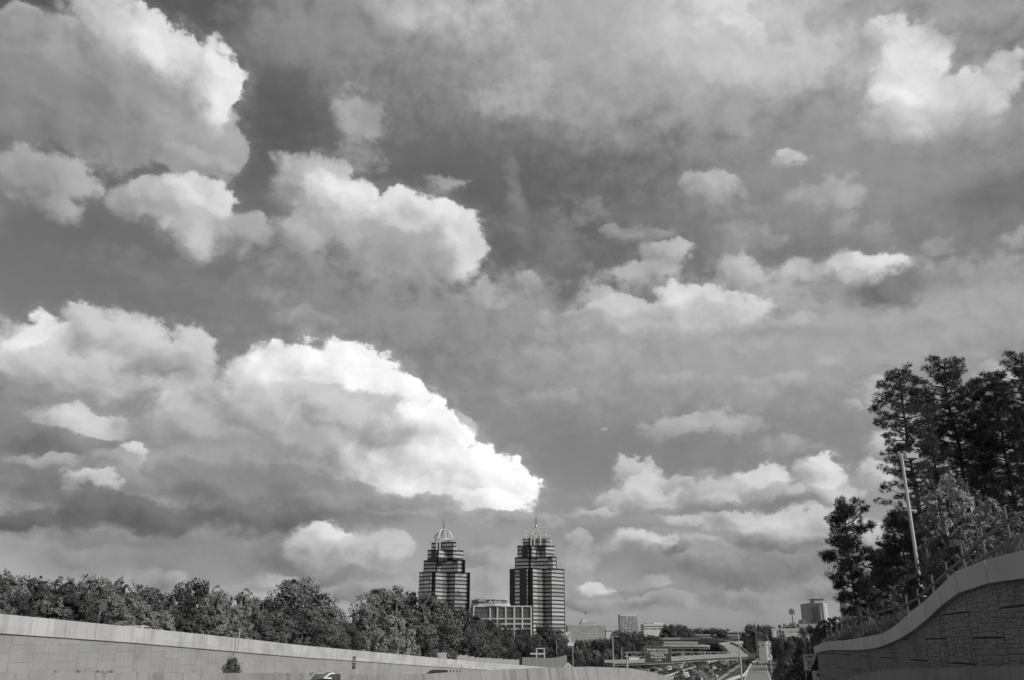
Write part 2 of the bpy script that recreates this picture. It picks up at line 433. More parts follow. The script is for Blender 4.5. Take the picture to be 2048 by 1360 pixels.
    (305, 1002, 40, 20, 130, 172, dict(soft=.6, amp=.5)),
    (520, 985, 260, 52, 113, 140, dict(soft=.6, amp=.35, ang=80)),
    (220, 1030, 200, 42, 96, 122, dict(soft=.6, amp=.4, ang=80)),
    (60, 1045, 160, 28, 92, 112, dict(soft=.7, amp=.4, ang=80)),
    (480, 1045, 330, 34, 98, 122, dict(soft=.7, amp=.35, ang=80)),
    (760, 1015, 200, 32, 118, 150, dict(soft=.8, amp=.35, ang=60)),
    (900, 1035, 160, 14, 135, 165, dict(soft=1., amp=.3, ang=60)),
    (200, 1080, 220, 16, 118, 132, W_),
    # cumulus low between the trees and the tower
    (545, 1115, 75, 42, 112, 134, dict(soft=.6, amp=.4)),
    (640, 1105, 72, 44, 165, 222, dict(soft=.4, amp=.42)),
    (600, 1100, 40, 30, 150, 200, dict(soft=.5, amp=.4)),
    (705, 1122, 66, 36, 146, 202, dict(soft=.5, amp=.45)),
    (765, 1112, 56, 38, 138, 196, dict(soft=.5, amp=.5)),
    (960, 1120, 120, 26, 134, 166, dict(soft=.7, amp=.6)),
    (900, 1165, 100, 24, 132, 162, dict(soft=.7, amp=.6)),
    (1010, 1045, 90, 20, 140, 168, dict(soft=.7, amp=.6)),
    (800, 1190, 90, 22, 136, 168, dict(soft=.7, amp=.6)),
    (1000, 1205, 90, 20, 134, 162, dict(soft=.7, amp=.6)),
    (420, 1190, 70, 18, 130, 158, dict(soft=.7, amp=.6)),
    (200, 1110, 120, 18, 122, 144, dict(soft=.8, amp=.6, alpha=.8)),
    (650, 1160, 160, 22, 116, 132, dict(soft=1., amp=.25, alpha=.75)),
    (530, 1178, 60, 26, 135, 172, dict(soft=.6, amp=.45)),
    (720, 1190, 100, 22, 130, 168, dict(soft=.7, amp=.5)),
    (330, 1172, 46, 34, 130, 166, dict(soft=.6, amp=.45)),
]
# the sky is laid out in a tree of tiles (by azimuth and elevation), each holding the lobes that reach into it, so that a ray evaluates only those near it
def _bg(v):
    b = nd('ShaderNodeBackground')
    put(b.inputs[0], v if isinstance(v, bpy.types.NodeSocket) else (v, v, v, 1))
    b.inputs[1].default_value = BG_STRENGTH
    return b.outputs[0]
def _box(c):
    x, y, rx, ry = c[:4]
    r = max(rx, ry) if c[6].get('rot') else None
    a0, e0 = azel(x, y)
    ra = abs(azel(x + (r or rx), y)[0] - azel(x - (r or rx), y)[0]) / 2
    re = abs(azel(x, y + (r or ry))[1] - azel(x, y - (r or ry))[1]) / 2
    k = 1.65 + 0.75 * c[6].get('amp', .35)
    return a0 - ra * k - .035, a0 + ra * k + .035, e0 - re * k - .03, e0 + re * k + .03
_BOX = [_box(c) for c in CLOUDS]
def _leaf(ids):
    """A tile as a node group: sky value and the shared fields in, finished background out."""
    global NT
    t = bpy.data.node_groups.new('sky_tile', 'ShaderNodeTree')
    for n_, k_ in (('Value', 'Float'), ('Place', 'Vector'), ('Edge', 'Float'), ('Relief', 'Float')):
        t.interface.new_socket(n_, in_out='INPUT', socket_type='NodeSocket' + k_)
    t.interface.new_socket('Background', in_out='OUTPUT', socket_type='NodeSocketShader')
    NT = t
    gi = nd('NodeGroupInput').outputs
    v = gi[0]
    for i in ids:
        v = cloud(v, gi[1], gi[2], gi[3], *CLOUDS[i][:6], **CLOUDS[i][6])
    put(nd('NodeGroupOutput').inputs[0], _bg(M('MULTIPLY', v, 1.0 / BG_STRENGTH)))
    NT = WORLD_NT
    g = nd('ShaderNodeGroup', node_tree=t)
    for k, s_ in enumerate((val, PW, EDGE, REL)):
        put(g.inputs[k], s_)
    return g.outputs[0]
def _tile(ids, depth, axis):
    if depth == 0 or len(ids) <= 10:
        return _leaf(ids)
    k = 0 if axis == 0 else 2
    mids = sorted((_BOX[i][k] + _BOX[i][k + 1]) / 2 for i in ids)
    cut = mids[len(mids) // 2]
    lo = [i for i in ids if _BOX[i][k] < cut]
    hi = [i for i in ids if _BOX[i][k + 1] > cut]
    n = nd('ShaderNodeMixShader')
    put(n.inputs[0], M('GREATER_THAN', AZ if axis == 0 else EL, cut))
    put(n.inputs[1], _tile(lo, depth - 1, 1 - axis))
    put(n.inputs[2], _tile(hi, depth - 1, 1 - axis))
    return n.outputs[0]
wo = nd('ShaderNodeOutputWorld')
NT.links.new(_tile(list(range(len(CLOUDS))), 5, 0), wo.inputs[0])
SC.world = world
world.cycles.sampling_method = 'MANUAL'
world.cycles.sample_map_resolution = 256

# ================================================================== helpers
RNG = random.Random(7)
def wmat(o):
    m = o.matrix_basis.copy()
    return wmat(o.parent) @ o.matrix_parent_inverse @ m if o.parent else m
def tag(o, label=None, cat=None, group=None, kind=None):
    for k, v in (('label', label), ('category', cat), ('group', group), ('kind', kind)):
        if v: o[k] = v
    return o
def link(name, data, parent=None, world=True):
    """Link an object; world=True keeps its own transform in world space under any parent."""
    o = bpy.data.objects.new(name, data)
    COL.objects.link(o)
    if parent is not None:
        o.parent = parent
        if world:
            o.matrix_parent_inverse = wmat(parent).inverted()
    return o
def thing(name, loc, label, cat, group=None):
    o = link(name, None)
    o.location = loc
    o.empty_display_size = 0.3
    return tag(o, label, cat, group)

class MB:
    """Collects vertices and faces; build() links them as one mesh object."""
    def __init__(s):
        s.v, s.f = [], []
    def add(s, vs, fs):
        b = len(s.v)
        s.v += [tuple(p) for p in vs]
        s.f += [tuple(i + b for i in f) for f in fs]
        return s
    def box(s, x0, x1, y0, y1, z0, z1):
        return s.add([(x0, y0, z0), (x1, y0, z0), (x1, y1, z0), (x0, y1, z0), (x0, y0, z1), (x1, y0, z1), (x1, y1, z1), (x0, y1, z1)],
                     [(0, 3, 2, 1), (4, 5, 6, 7), (0, 1, 5, 4), (1, 2, 6, 5), (2, 3, 7, 6), (3, 0, 4, 7)])
    def hexa(s, p):
        """Eight corners: four below, four above, each counter-clockwise from above."""
        return s.add(p, [(0, 3, 2, 1), (4, 5, 6, 7), (0, 1, 5, 4), (1, 2, 6, 5), (2, 3, 7, 6), (3, 0, 4, 7)])
    def bar(s, a, b, w, h=None, up=(0, 0, 1)):
        a, b = Vector(a), Vector(b)
        h = h or w
        d = (b - a).normalized()
        up = Vector(up)
        if abs(d.dot(up)) > 0.98: up = Vector((0, 1, 0))
        r = d.cross(up).normalized(); u = r.cross(d)
        c = [(-1, -1), (1, -1), (1, 1), (-1, 1)]
        vs = [a + r * (i * w / 2) + u * (j * h / 2) for i, j in c] + [b + r * (i * w / 2) + u * (j * h / 2) for i, j in c]
        return s.add(vs, [(0, 1, 2, 3), (7, 6, 5, 4), (0, 4, 5, 1), (1, 5, 6, 2), (2, 6, 7, 3), (3, 7, 4, 0)])
    def tube(s, pts, rad, n=8, cap=True):
        pts = [Vector(p) for p in pts]
        rad = rad if isinstance(rad, (list, tuple)) else [rad] * len(pts)
        b = len(s.v)
        for i, p in enumerate(pts):
            d = (pts[min(i + 1, len(pts) - 1)] - pts[max(i - 1, 0)]).normalized()
            u = Vector((0, 0, 1)) if abs(d.z) < 0.9 else Vector((1, 0, 0))
            r = d.cross(u).normalized(); u = r.cross(d)
            for k in range(n):
                a = 2 * math.pi * k / n
                s.v.append(tuple(p + r * (math.cos(a) * rad[i]) + u * (math.sin(a) * rad[i])))
        for i in range(len(pts) - 1):
            for k in range(n):
                k2 = (k + 1) % n
                s.f.append((b + i * n + k, b + i * n + k2, b + (i + 1) * n + k2, b + (i + 1) * n + k))
        if cap:
            s.f.append(tuple(b + k for k in range(n))[::-1])
            s.f.append(tuple(b + (len(pts) - 1) * n + k for k in range(n)))
        return s
    def prism(s, poly, z0, z1):
        n = len(poly)
        b = len(s.v)
        s.v += [(x, y, z0) for x, y in poly] + [(x, y, z1) for x, y in poly]
        s.f.append(tuple(b + i for i in range(n))[::-1]); s.f.append(tuple(b + n + i for i in range(n)))
        for i in range(n):
            j = (i + 1) % n
            s.f.append((b + i, b + j, b + n + j, b + n + i))
        return s
    def mesh(s, name, m, smooth=False):
        me = bpy.data.meshes.new(name)
        me.from_pydata(s.v, [], s.f)
        bm = bmesh.new(); bm.from_mesh(me)
        bmesh.ops.recalc_face_normals(bm, faces=bm.faces)
        bm.to_mesh(me); bm.free()
        if smooth:
            for p in me.polygons: p.use_smooth = True
        me.materials.append(m)
        return me
    def build(s, name, m, parent=None, smooth=False, world=True):
        return link(name, s.mesh(name, m, smooth), parent, world)

# ------------------------------------------------------------------ procedural materials (the photograph is black and white: all greys)
def mat(name, v, rough=0.8, var=0.12, scale=1.0, bump=0.0, bscale=8.0, metal=0.0, spec=0.4, streak=0.0, stain=0.0, rnd=0.0, emit=0.0):
    """Grey v, mottled by world-space noise; streak: vertical rain streaks; stain: larger dark blotches; rnd: spread between objects."""
    m = bpy.data.materials.new(name)
    m.use_nodes = True
    t = m.node_tree
    n, l = t.nodes, t.links
    b = n['Principled BSDF']
    b.inputs['Roughness'].default_value = rough
    b.inputs['Metallic'].default_value = metal
    b.inputs['Specular IOR Level'].default_value = spec
    g = n.new('ShaderNodeNewGeometry')
    def math_(op, a, c):
        q = n.new('ShaderNodeMath'); q.operation = op
        for i, x in enumerate((a, c)):
            if isinstance(x, bpy.types.NodeSocket): l.new(x, q.inputs[i])
            else: q.inputs[i].default_value = x
        return q.outputs[0]
    def noise(sc, det, vec=None, rough_=0.6):
        q = n.new('ShaderNodeTexNoise'); q.inputs['Scale'].default_value = sc; q.inputs['Detail'].default_value = det; q.inputs['Roughness'].default_value = rough_
        l.new(vec or g.outputs['Position'], q.inputs['Vector'])
        return q.outputs['Fac']
    f = math_('MULTIPLY_ADD', noise(scale, 6.0), 2 * var)
    f.node.inputs[2].default_value = 1 - var
    f2 = math_('MULTIPLY_ADD', noise(scale * 7.3, 4.0), var)
    f2.node.inputs[2].default_value = 1 - var / 2
    f = math_('MULTIPLY', f, f2)
    if streak:
        mp = n.new('ShaderNodeMapping'); mp.inputs['Scale'].default_value = (1.0, 1.0, 0.07)
        l.new(g.outputs['Position'], mp.inputs['Vector'])
        r = n.new('ShaderNodeMapRange'); r.interpolation_type = 'SMOOTHSTEP'
        l.new(noise(2.6, 5.0, mp.outputs[0]), r.inputs[0])
        for i, x in enumerate((0.50, 0.72, 1.0, 1 - streak)): r.inputs[i + 1].default_value = x
        f = math_('MULTIPLY', f, r.outputs[0])
    if stain:
        r = n.new('ShaderNodeMapRange'); r.interpolation_type = 'SMOOTHSTEP'
        l.new(noise(0.35, 4.0), r.inputs[0])
        for i, x in enumerate((0.45, 0.65, 1.0, 1 - stain)): r.inputs[i + 1].default_value = x
        f = math_('MULTIPLY', f, r.outputs[0])
    if rnd:
        oi = n.new('ShaderNodeObjectInfo')
        q = math_('MULTIPLY_ADD', oi.outputs['Random'], 2 * rnd); q.node.inputs[2].default_value = 1 - rnd
        f = math_('MULTIPLY', f, q)
    f = math_('MULTIPLY', f, v)
    cc = n.new('ShaderNodeCombineColor')
    for i in range(3): l.new(f, cc.inputs[i])
    l.new(cc.outputs[0], b.inputs['Base Color'])
    if bump:
        bp = n.new('ShaderNodeBump'); bp.inputs['Strength'].default_value = bump; bp.inputs['Distance'].default_value = 0.05
        l.new(noise(bscale, 8.0), bp.inputs['Height']); l.new(bp.outputs[0], b.inputs['Normal'])
    return m
def leaf_mat(name, v, trans=0.12, rnd=0.22):
    """Leaves: rough diffuse with light passing through, tone varying over the crown and from tree to tree."""
    m = bpy.data.materials.new(name)
    m.use_nodes = True
    t = m.node_tree; n, l = t.nodes, t.links
    n.clear()
    out = n.new('ShaderNodeOutputMaterial')
    g = n.new('ShaderNodeNewGeometry'); oi = n.new('ShaderNodeObjectInfo')
    ns = n.new('ShaderNodeTexNoise'); ns.inputs['Scale'].default_value = 0.55; ns.inputs['Detail'].default_value = 3.0
    l.new(g.outputs['Position'], ns.inputs['Vector'])
    def ma(a, x, y):
        q = n.new('ShaderNodeMath'); q.operation = 'MULTIPLY_ADD'; l.new(a, q.inputs[0]); q.inputs[1].default_value = x; q.inputs[2].default_value = y
        return q.outputs[0]
    def mu(a, c):
        q = n.new('ShaderNodeMath'); q.operation = 'MULTIPLY'; l.new(a, q.inputs[0])
        if isinstance(c, float): q.inputs[1].default_value = c
        else: l.new(c, q.inputs[1])
        return q.outputs[0]
    f = mu(mu(ma(ns.outputs['Fac'], 1.0, 0.5), ma(oi.outputs['Random'], 2 * rnd, 1 - rnd)), mu(ma(g.outputs['Random Per Island'], 0.7, 0.65), v))
    cc = n.new('ShaderNodeCombineColor')
    for i in range(3): l.new(f, cc.inputs[i])
    d = n.new('ShaderNodeBsdfDiffuse'); tr = n.new('ShaderNodeBsdfTranslucent'); mx = n.new('ShaderNodeMixShader')
    l.new(cc.outputs[0], d.inputs[0]); l.new(cc.outputs[0], tr.inputs[0])
    mx.inputs[0].default_value = trans
    l.new(d.outputs[0], mx.inputs[1]); l.new(tr.outputs[0], mx.inputs[2]); l.new(mx.outputs[0], out.inputs[0])
    return m

MT = dict(
    coping=mat('pale_cast_concrete', 0.44, 0.85, 0.09, 0.5, 0.15, 20, streak=0.28, stain=0.15, rnd=0.10),
    coping_shade=mat('grey_cast_concrete', 0.46, 0.85, 0.08, 0.5, 0.15, 20, streak=0.18, stain=0.12, rnd=0.05),
    panel=mat('ribbed_wall_concrete', 0.29, 0.9, 0.12, 0.8, 0.9, 5, rnd=0.05, stain=0.12, streak=0.12),
    panel_dark=mat('wall_backing_concrete', 0.05, 0.9, 0.1, 1.0),
    stone=mat('split_stone_concrete', 0.25, 0.92, 0.22, 1.6, 1.2, 11, rnd=0.08, stain=0.25),
    stone_joint=mat('stone_joint', 0.17, 0.95, 0.15, 2.0, 0.5, 14),
    barrier=mat('weathered_barrier_concrete', 0.28, 0.9, 0.14, 0.8, 0.3, 16, streak=0.5, stain=0.25, rnd=0.06),
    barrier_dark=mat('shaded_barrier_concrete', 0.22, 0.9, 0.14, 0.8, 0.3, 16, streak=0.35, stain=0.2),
    asphalt=mat('asphalt', 0.075, 0.9, 0.18, 0.3, 0.2, 40),
    concrete_road=mat('concrete_road', 0.21, 0.9, 0.12, 0.15, 0.1, 30, stain=0.15),
    paint=mat('white_road_paint', 0.6, 0.7, 0.15, 2.0),
    soil=mat('grassy_ground', 0.07, 1.0, 0.35, 0.25, 0.6, 3),
    bridge=mat('bridge_concrete', 0.30, 0.9, 0.12, 0.3, streak=0.25, stain=0.15),
    tower_stone=mat('dark_granite', 0.02, 0.35, 0.2, 0.1, spec=0.5),
    tower_glass=mat('tower_glass', 0.43, 0.14, 0.26, 0.6, metal=0.55, spec=0.5, rnd=0.30),
    steel=mat('white_painted_steel', 0.55, 0.5, 0.08, 0.3),
    office=mat('white_office_concrete', 0.58, 0.8, 0.06, 0.2),
    stucco=mat('white_stucco', 0.40, 0.85, 0.08, 0.3, stain=0.15, streak=0.1),
    office_glass=mat('office_glass', 0.14, 0.15, 0.3, 0.5, metal=0.2, spec=0.6, rnd=0.15),
    mullion=mat('mullion_metal', 0.16, 0.5, 0.1, 1.0),
    brick=mat('grey_brick', 0.38, 0.9, 0.1, 0.1),
    brick_pale=mat('pale_precast', 0.58, 0.9, 0.06, 0.1),
    window=mat('dark_window', 0.045, 0.2, 0.3, 0.2, spec=0.6, rnd=0.3),
    window_pale=mat('blind_window', 0.48, 0.3, 0.3, 0.3, rnd=0.35),
    galv=mat('galvanised_steel', 0.42, 0.5, 0.12, 1.0, metal=0.3),
    darksteel=mat('dark_steel', 0.05, 0.6, 0.2, 1.0),
    wood=mat('grey_fence_wood', 0.15, 0.9, 0.25, 2.5, 0.4, 30, rnd=0.2),
    bark=mat('bark', 0.06, 0.95, 0.3, 2.0, 0.8, 8),
    utility=mat('weathered_pole_wood', 0.22, 0.9, 0.15, 1.0),
    sign_green=mat('sign_green_as_grey', 0.055, 0.5, 0.08, 1.0),
    sign_white=mat('sign_white', 0.62, 0.5, 0.05, 1.0),
    sign_grey=mat('sign_amber_as_grey', 0.66, 0.5, 0.06, 1.0),
    board=mat('billboard_vinyl', 0.36, 0.6, 0.06, 0.5),
    black=mat('black_lettering', 0.015, 0.6, 0.1, 1.0),
    rubber=mat('rubber', 0.02, 0.9, 0.1, 4.0),
    carglass=mat('car_glass', 0.02, 0.08, 0.1, 1.0, spec=0.8),
    lamp_glass=mat('lamp_lens', 0.6, 0.2, 0.1, 4.0),
    paint_black=mat('black_car_paint', 0.025, 0.25, 0.1, 1.0, spec=0.6),
    paint_grey=mat('dark_grey_car_paint', 0.09, 0.3, 0.1, 1.0, spec=0.6, metal=0.3),
    paint_silver=mat('silver_car_paint', 0.34, 0.3, 0.06, 1.0, spec=0.6, metal=0.4),
    paint_white=mat('white_car_paint', 0.72, 0.35, 0.04, 1.0, spec=0.5),
    paint_pale=mat('pale_matt_car_paint', 0.26, 0.55, 0.06, 1.0, spec=0.3),
    soundwall=mat('sound_wall_concrete', 0.30, 0.9, 0.08, 0.3, 0.2, 6, streak=0.15, rnd=0.05),
    leaf=leaf_mat('leaves_mid', 0.165),
    leaf_light=leaf_mat('leaves_pale', 0.26),
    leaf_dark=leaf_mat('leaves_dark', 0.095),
    needle=leaf_mat('pine_needles', 0.095, 0.2, 0.12),
    grass=leaf_mat('dry_grass', 0.17, 0.3, 0.1),
)
_cubes = {}
def unit_cube(m):
    if m not in _cubes:
        _cubes[m] = MB().box(-.5, .5, -.5, .5, -.5, .5).mesh('block', MT[m])
    return _cubes[m]
def block(name, m, c, size, parent=None, rz=0.0):
    """A box that shares its mesh with all others of its material."""
    o = bpy.data.objects.new(name, unit_cube(m))
    COL.objects.link(o)
    o.location, o.scale, o.rotation_euler = c, size, (0, 0, rz)
    if parent is not None:
        o.parent = parent
        o.matrix_parent_inverse = wmat(parent).inverted()
    return o
def text_mesh(body, size, depth=0.01, bold=0.0, align='CENTER'):
    c = bpy.data.curves.new('lettering', 'FONT')
    c.body, c.size, c.extrude, c.offset = body, size, depth, bold
    c.align_x = align; c.align_y = 'CENTER'
    c.resolution_u = 2
    o = bpy.data.objects.new('lettering_source', c)
    COL.objects.link(o)
    dg = bpy.context.evaluated_depsgraph_get()
    me = bpy.data.meshes.new_from_object(o.evaluated_get(dg))
    bpy.data.objects.remove(o); bpy.data.curves.remove(c)
    return me
def lettering(body, size, loc, m, parent, rz=0.0, squash=1.0, bold=0.0, align='CENTER'):
    me = text_mesh(body, size, 0.01, bold, align)
    me.materials.clear(); me.materials.append(MT[m])
    o = bpy.data.objects.new('lettering', me)
    COL.objects.link(o)
    o.location, o.rotation_euler, o.scale = loc, (math.radians(90), 0, rz), (squash, 1, 1)
    o.parent = parent
    o.matrix_parent_inverse = wmat(parent).inverted()
    return o
ORD = 'first second third fourth fifth sixth seventh eighth ninth tenth eleventh twelfth thirteenth fourteenth fifteenth sixteenth seventeenth eighteenth nineteenth twentieth'.split()
def ordinal(i):
    if i < 20: return ORD[i]
    tens = {2: 'twenty', 3: 'thirty', 4: 'forty', 5: 'fifty'}[(i + 1) // 10]
    return tens + '-' + ORD[(i + 1) % 10 - 1] if (i + 1) % 10 else {3: 'thirtieth', 4: 'fortieth', 5: 'fiftieth', 2: 'twentieth'}[(i + 1) // 10]

# ================================================================== the setting: ground, banks, roads
ZH = -13.0                                       # level of the expressway below the eye
DX, DY = 0.2, 0.9798                             # direction in which both retaining walls run
def lerp_tab(tab, t):
    if t <= tab[0][0]:
        (a, p), (b, q) = tab[0], tab[1]
    elif t >= tab[-1][0]:
        (a, p), (b, q) = tab[-2], tab[-1]
    else:
        for (a, p), (b, q) in zip(tab, tab[1:]):
            if a <= t <= b: break
    return p + (q - p) * (t - a) / (b - a)
class WallPlane:
    """A vertical plane through (x0, y0) along (DX, DY); side +1 faces +x, -1 faces -x."""
    def __init__(s, x0, y0, side):
        s.x0, s.y0, s.side = x0, y0, side
        s.n = Vector((DY * side, -DX * side, 0))
    def hit(s, px, py, off=0.0):
        d = ray(px, py)
        p0 = Vector((s.x0, s.y0, 0)) + s.n * off
        p = d * (p0.dot(s.n) / d.dot(s.n))
        return (p.x - s.x0) * DX + (p.y - s.y0) * DY, p.z
    def pt(s, t, off, z):
        return Vector((s.x0 + DX * t + s.n.x * off, s.y0 + DY * t + s.n.y * off, z))
    def tab(s, pts):
        return sorted(s.hit(*p) for p in pts)
LW = WallPlane(-43.0, 82.0, 1)
RW = WallPlane(8.2, 0.0, -1)
L_TOP = LW.tab([(-80, 1220), (0, 1228), (250, 1252.5), (500, 1279), (600, 1290.5), (795, 1308.5), (960, 1324), (1100, 1335)])
L_BOT = LW.tab([(-80, 1261), (0, 1267), (250, 1284.5), (500, 1306), (600, 1314.6), (726, 1323), (851, 1332), (960, 1339)])
R_TOP = RW.tab([(1634, 1293), (1659, 1283), (1701, 1280), (1745, 1273), (1776, 1267), (1804, 1251), (1830, 1226), (1860, 1204), (1897, 1170), (1934, 1135), (2000, 1116), (2048, 1104)])
R_BOT = RW.tab([(1635, 1307), (1661, 1300), (1735, 1300), (1769, 1295), (1810, 1278), (1837, 1262), (1867, 1238), (1901, 1207), (1945, 1177), (2007, 1163), (2048, 1158)])
R_END = RW.hit(1634, 1300)[0]
def lroad(y): return -0.2 - 0.043 * y            # the descending ramp beside the left wall

def grid(name, rows, m, smooth=True):
    """A sheet from rows of points."""
    b = MB()
    n = len(rows[0])
    b.v = [tuple(p) for r in rows for p in r]
    b.f = [(i * n + j, i * n + j + 1, (i + 1) * n + j + 1, (i + 1) * n + j) for i in range(len(rows) - 1) for j in range(n - 1)]
    return b.build(name, m, smooth=smooth)
def struct(o): return tag(o, kind='structure')

R_ = 16000
struct(MB().add([(-R_, -R_, ZH - 0.3), (R_, -R_, ZH - 0.3), (R_, R_, ZH - 0.3), (-R_, R_, ZH - 0.3)], [(0, 1, 2, 3)]).build('ground', MT['soil']))

def bank_left(t, o):
    y = LW.y0 + DY * t
    return lerp_tab(L_TOP, min(t, 330)) - 1.0 + 0.05 * max(0, o - 9) * (1 if t < 120 else 0.3)
rows = []
for i in range(26):
    t = -90 + i * 20
    rows.append([LW.pt(t, -o, max(ZH - 0.2, bank_left(t, o)) + (RNG.uniform(-.3, .3) if o > 12 else 0)) for o in (0.35, 4, 9, 15, 25, 40, 60, 90, 130)])
struct(grid('embankment', rows, MT['soil']))
def bank_right(t, o):
    edge = lerp_tab(R_TOP, min(max(t, R_TOP[0][0]), R_END))
    z = edge - 0.12 + 0.30 * min(o, 16) + 0.06 * max(0, min(o, 60) - 16)
    if t > R_END: z = z - (t - R_END) * 0.22
    return max(ZH - 0.2, z)
rows = []
for i in range(40):
    t = -12 + i * 4.0
    rows.append([RW.pt(t, -o, bank_right(t, o) + (RNG.uniform(-.12, .12) if o > 2 else 0)) for o in (0.28, 1.2, 2.5, 4.5, 7, 10, 15, 22, 32, 48, 70)])
struct(grid('bank', rows, MT['soil']))

def ribbon(name, pts, w, m, lift=0.0):
    pts = [Vector(p) for p in pts]
    b = MB()
    for i, p in enumerate(pts):
        d = (pts[min(i + 1, len(pts) - 1)] - pts[max(i - 1, 0)]); d.z = 0; d.normalize()
        r = Vector((d.y, -d.x, 0)) * (w / 2)
        b.v += [tuple(p - r + Vector((0, 0, lift))), tuple(p + r + Vector((0, 0, lift)))]
    b.f = [(2 * i, 2 * i + 1, 2 * i + 3, 2 * i + 2) for i in range(len(pts) - 1)]
    return b.build(name, m)
# the exit ramp the camera stands on, over its crest and down to the expressway
def flat(px, py, z=ZH):
    d = ray(px, py)
    return d * (z / d.z)
RAMP = [(2.5, -30, -1.75), (3.5, 0, -1.75), (6.0, 25, -1.75), (9.2, 45, -1.95), (14.5, 60, -3.0), (22, 85, -4.6), (44, 160, -9.0), (70, 260, -12.2)]
RAMP += [tuple(flat(px, py)) for px, py in ((1516, 1360), (1515, 1345), (1516, 1335), (1519, 1326), (1526, 1318), (1540, 1311.5), (1556, 1306.5))]
struct(ribbon('road', RAMP, 10.5, MT['concrete_road'], 0.02))
for k, e in enumerate((-4.7, 4.7)):
    pts = []
    for i, p in enumerate(RAMP):
        a, b = Vector(RAMP[max(i - 1, 0)]), Vector(RAMP[min(i + 1, len(RAMP) - 1)])
        d = b - a; d.z = 0; d.normalize()
        pts.append(Vector(p) + Vector((d.y, -d.x, 0)) * e)
    struct(ribbon('road_line', pts, 0.22, MT['paint'], 0.028))
# descending ramp between the left barrier and the left wall
lane = [(LW.pt(t, 9.5, 0).x, LW.pt(t, 9.5, 0).y) for t in range(-70, 270, 20)]
struct(ribbon('side_road', [(x, y, lroad(y)) for x, y in lane], 18.5, MT['concrete_road']))
# expressway: two carriageways towards the vanishing point beyond the bridges
HD = Vector((0.27, 0.963, 0)).normalized(); HR = Vector((HD.y, -HD.x, 0))
HC = Vector((71, 405, ZH))
for off in (-12.5, 11.0):
    c = HC + HR * off
    struct(ribbon('expressway', [c + HD * s for s in range(-190, 1100, 60)], 21.0, MT['concrete_road'], 0.01))
    for l in (-9.6, -5.6, -1.9, 1.8, 5.5, 9.4):
        struct(ribbon('road_line', [c + HR * l + HD * s for s in (-190, 400, 1000)], 0.25, MT['paint'], 0.016))

# ------------------------------------------------------------------ left retaining wall
lwall = thing('retaining_wall', LW.pt(40, 0, lroad(120)), 'long sunlit retaining wall of ribbed panels under a pale concrete coping', 'wall')
core = MB()
for i in range(22):
    t0, t1 = -75 + i * 18, -75 + (i + 1) * 18
    z0, z1 = lerp_tab(L_TOP, t0) - .45, lerp_tab(L_TOP, t1) - .45
    y0, y1 = LW.pt(t0, 0, 0).y, LW.pt(t1, 0, 0).y
    core.hexa([LW.pt(t0, -0.02, min(lroad(y0), z0) - .4), LW.pt(t0, -0.3, min(lroad(y0), z0) - .4), LW.pt(t1, -0.3, min(lroad(y1), z1) - .4), LW.pt(t1, -0.02, min(lroad(y1), z1) - .4),
               LW.pt(t0, -0.02, z0), LW.pt(t0, -0.3, z0), LW.pt(t1, -0.3, z1), LW.pt(t1, -0.02, z1)])
core.build('wall_core', MT['panel_dark'], lwall)
ANG = math.atan2(DY, DX)
ZJ = LW.hit(170, 1305)[1]
for c in range(-8, 58):
    t = 3.0 * c + 1.0
    lo = min(lroad(LW.pt(t, 0, 0).y), lroad(LW.pt(t + 3, 0, 0).y)) - 0.3
    hi = min(lerp_tab(L_BOT, t), lerp_tab(L_BOT, t + 3)) + 0.45
    k = math.floor((lo - ZJ) / 1.5) - 1
    while True:
        z0 = ZJ + 1.5 * k + (0.75 if c % 2 else 0); z1 = z0 + 1.5
        if z0 > hi: break
        if z1 > lo:
            a, b = max(z0, lo), min(z1, hi)
            if b - a > 0.12:
                pr = RNG.uniform(-.012, .012)
                block('wall_panel', 'panel', LW.pt(t + 1.5, 0.07 + pr, (a + b) / 2), (2.983, 0.15, b - a - 0.016), lwall, ANG)
        k += 1
def hexa_seg(W, t0, t1, f0, f1, zb, zt):
    """A wall segment between stations, from offset f0 to f1; zb, zt: bottom and top heights at both ends."""
    return MB().hexa([W.pt(t0, f1, zb[0]), W.pt(t0, f0, zb[0]), W.pt(t1, f0, zb[1]), W.pt(t1, f1, zb[1]),
                      W.pt(t0, f1, zt[0]), W.pt(t0, f0, zt[0]), W.pt(t1, f0, zt[1]), W.pt(t1, f1, zt[1])])
t = -75.0
while t < 335:
    L = 3.0 if t < 165 else 12.0
    a, b = t + .017, t + L - .017
    T = [lerp_tab(L_TOP, x) for x in (a, b)]; B = [lerp_tab(L_BOT, x) for x in (a, b)]
    S = [x + (y - x) * 0.33 for x, y in zip(B, T)]
    hexa_seg(LW, a, b, -0.30, 0.24, [x + .01 for x in S], T).build('coping', MT['coping'], lwall)
    hexa_seg(LW, a, b, -0.02, 0.30, B, S).build('coping_skirt', MT['coping'], lwall)
    t += L

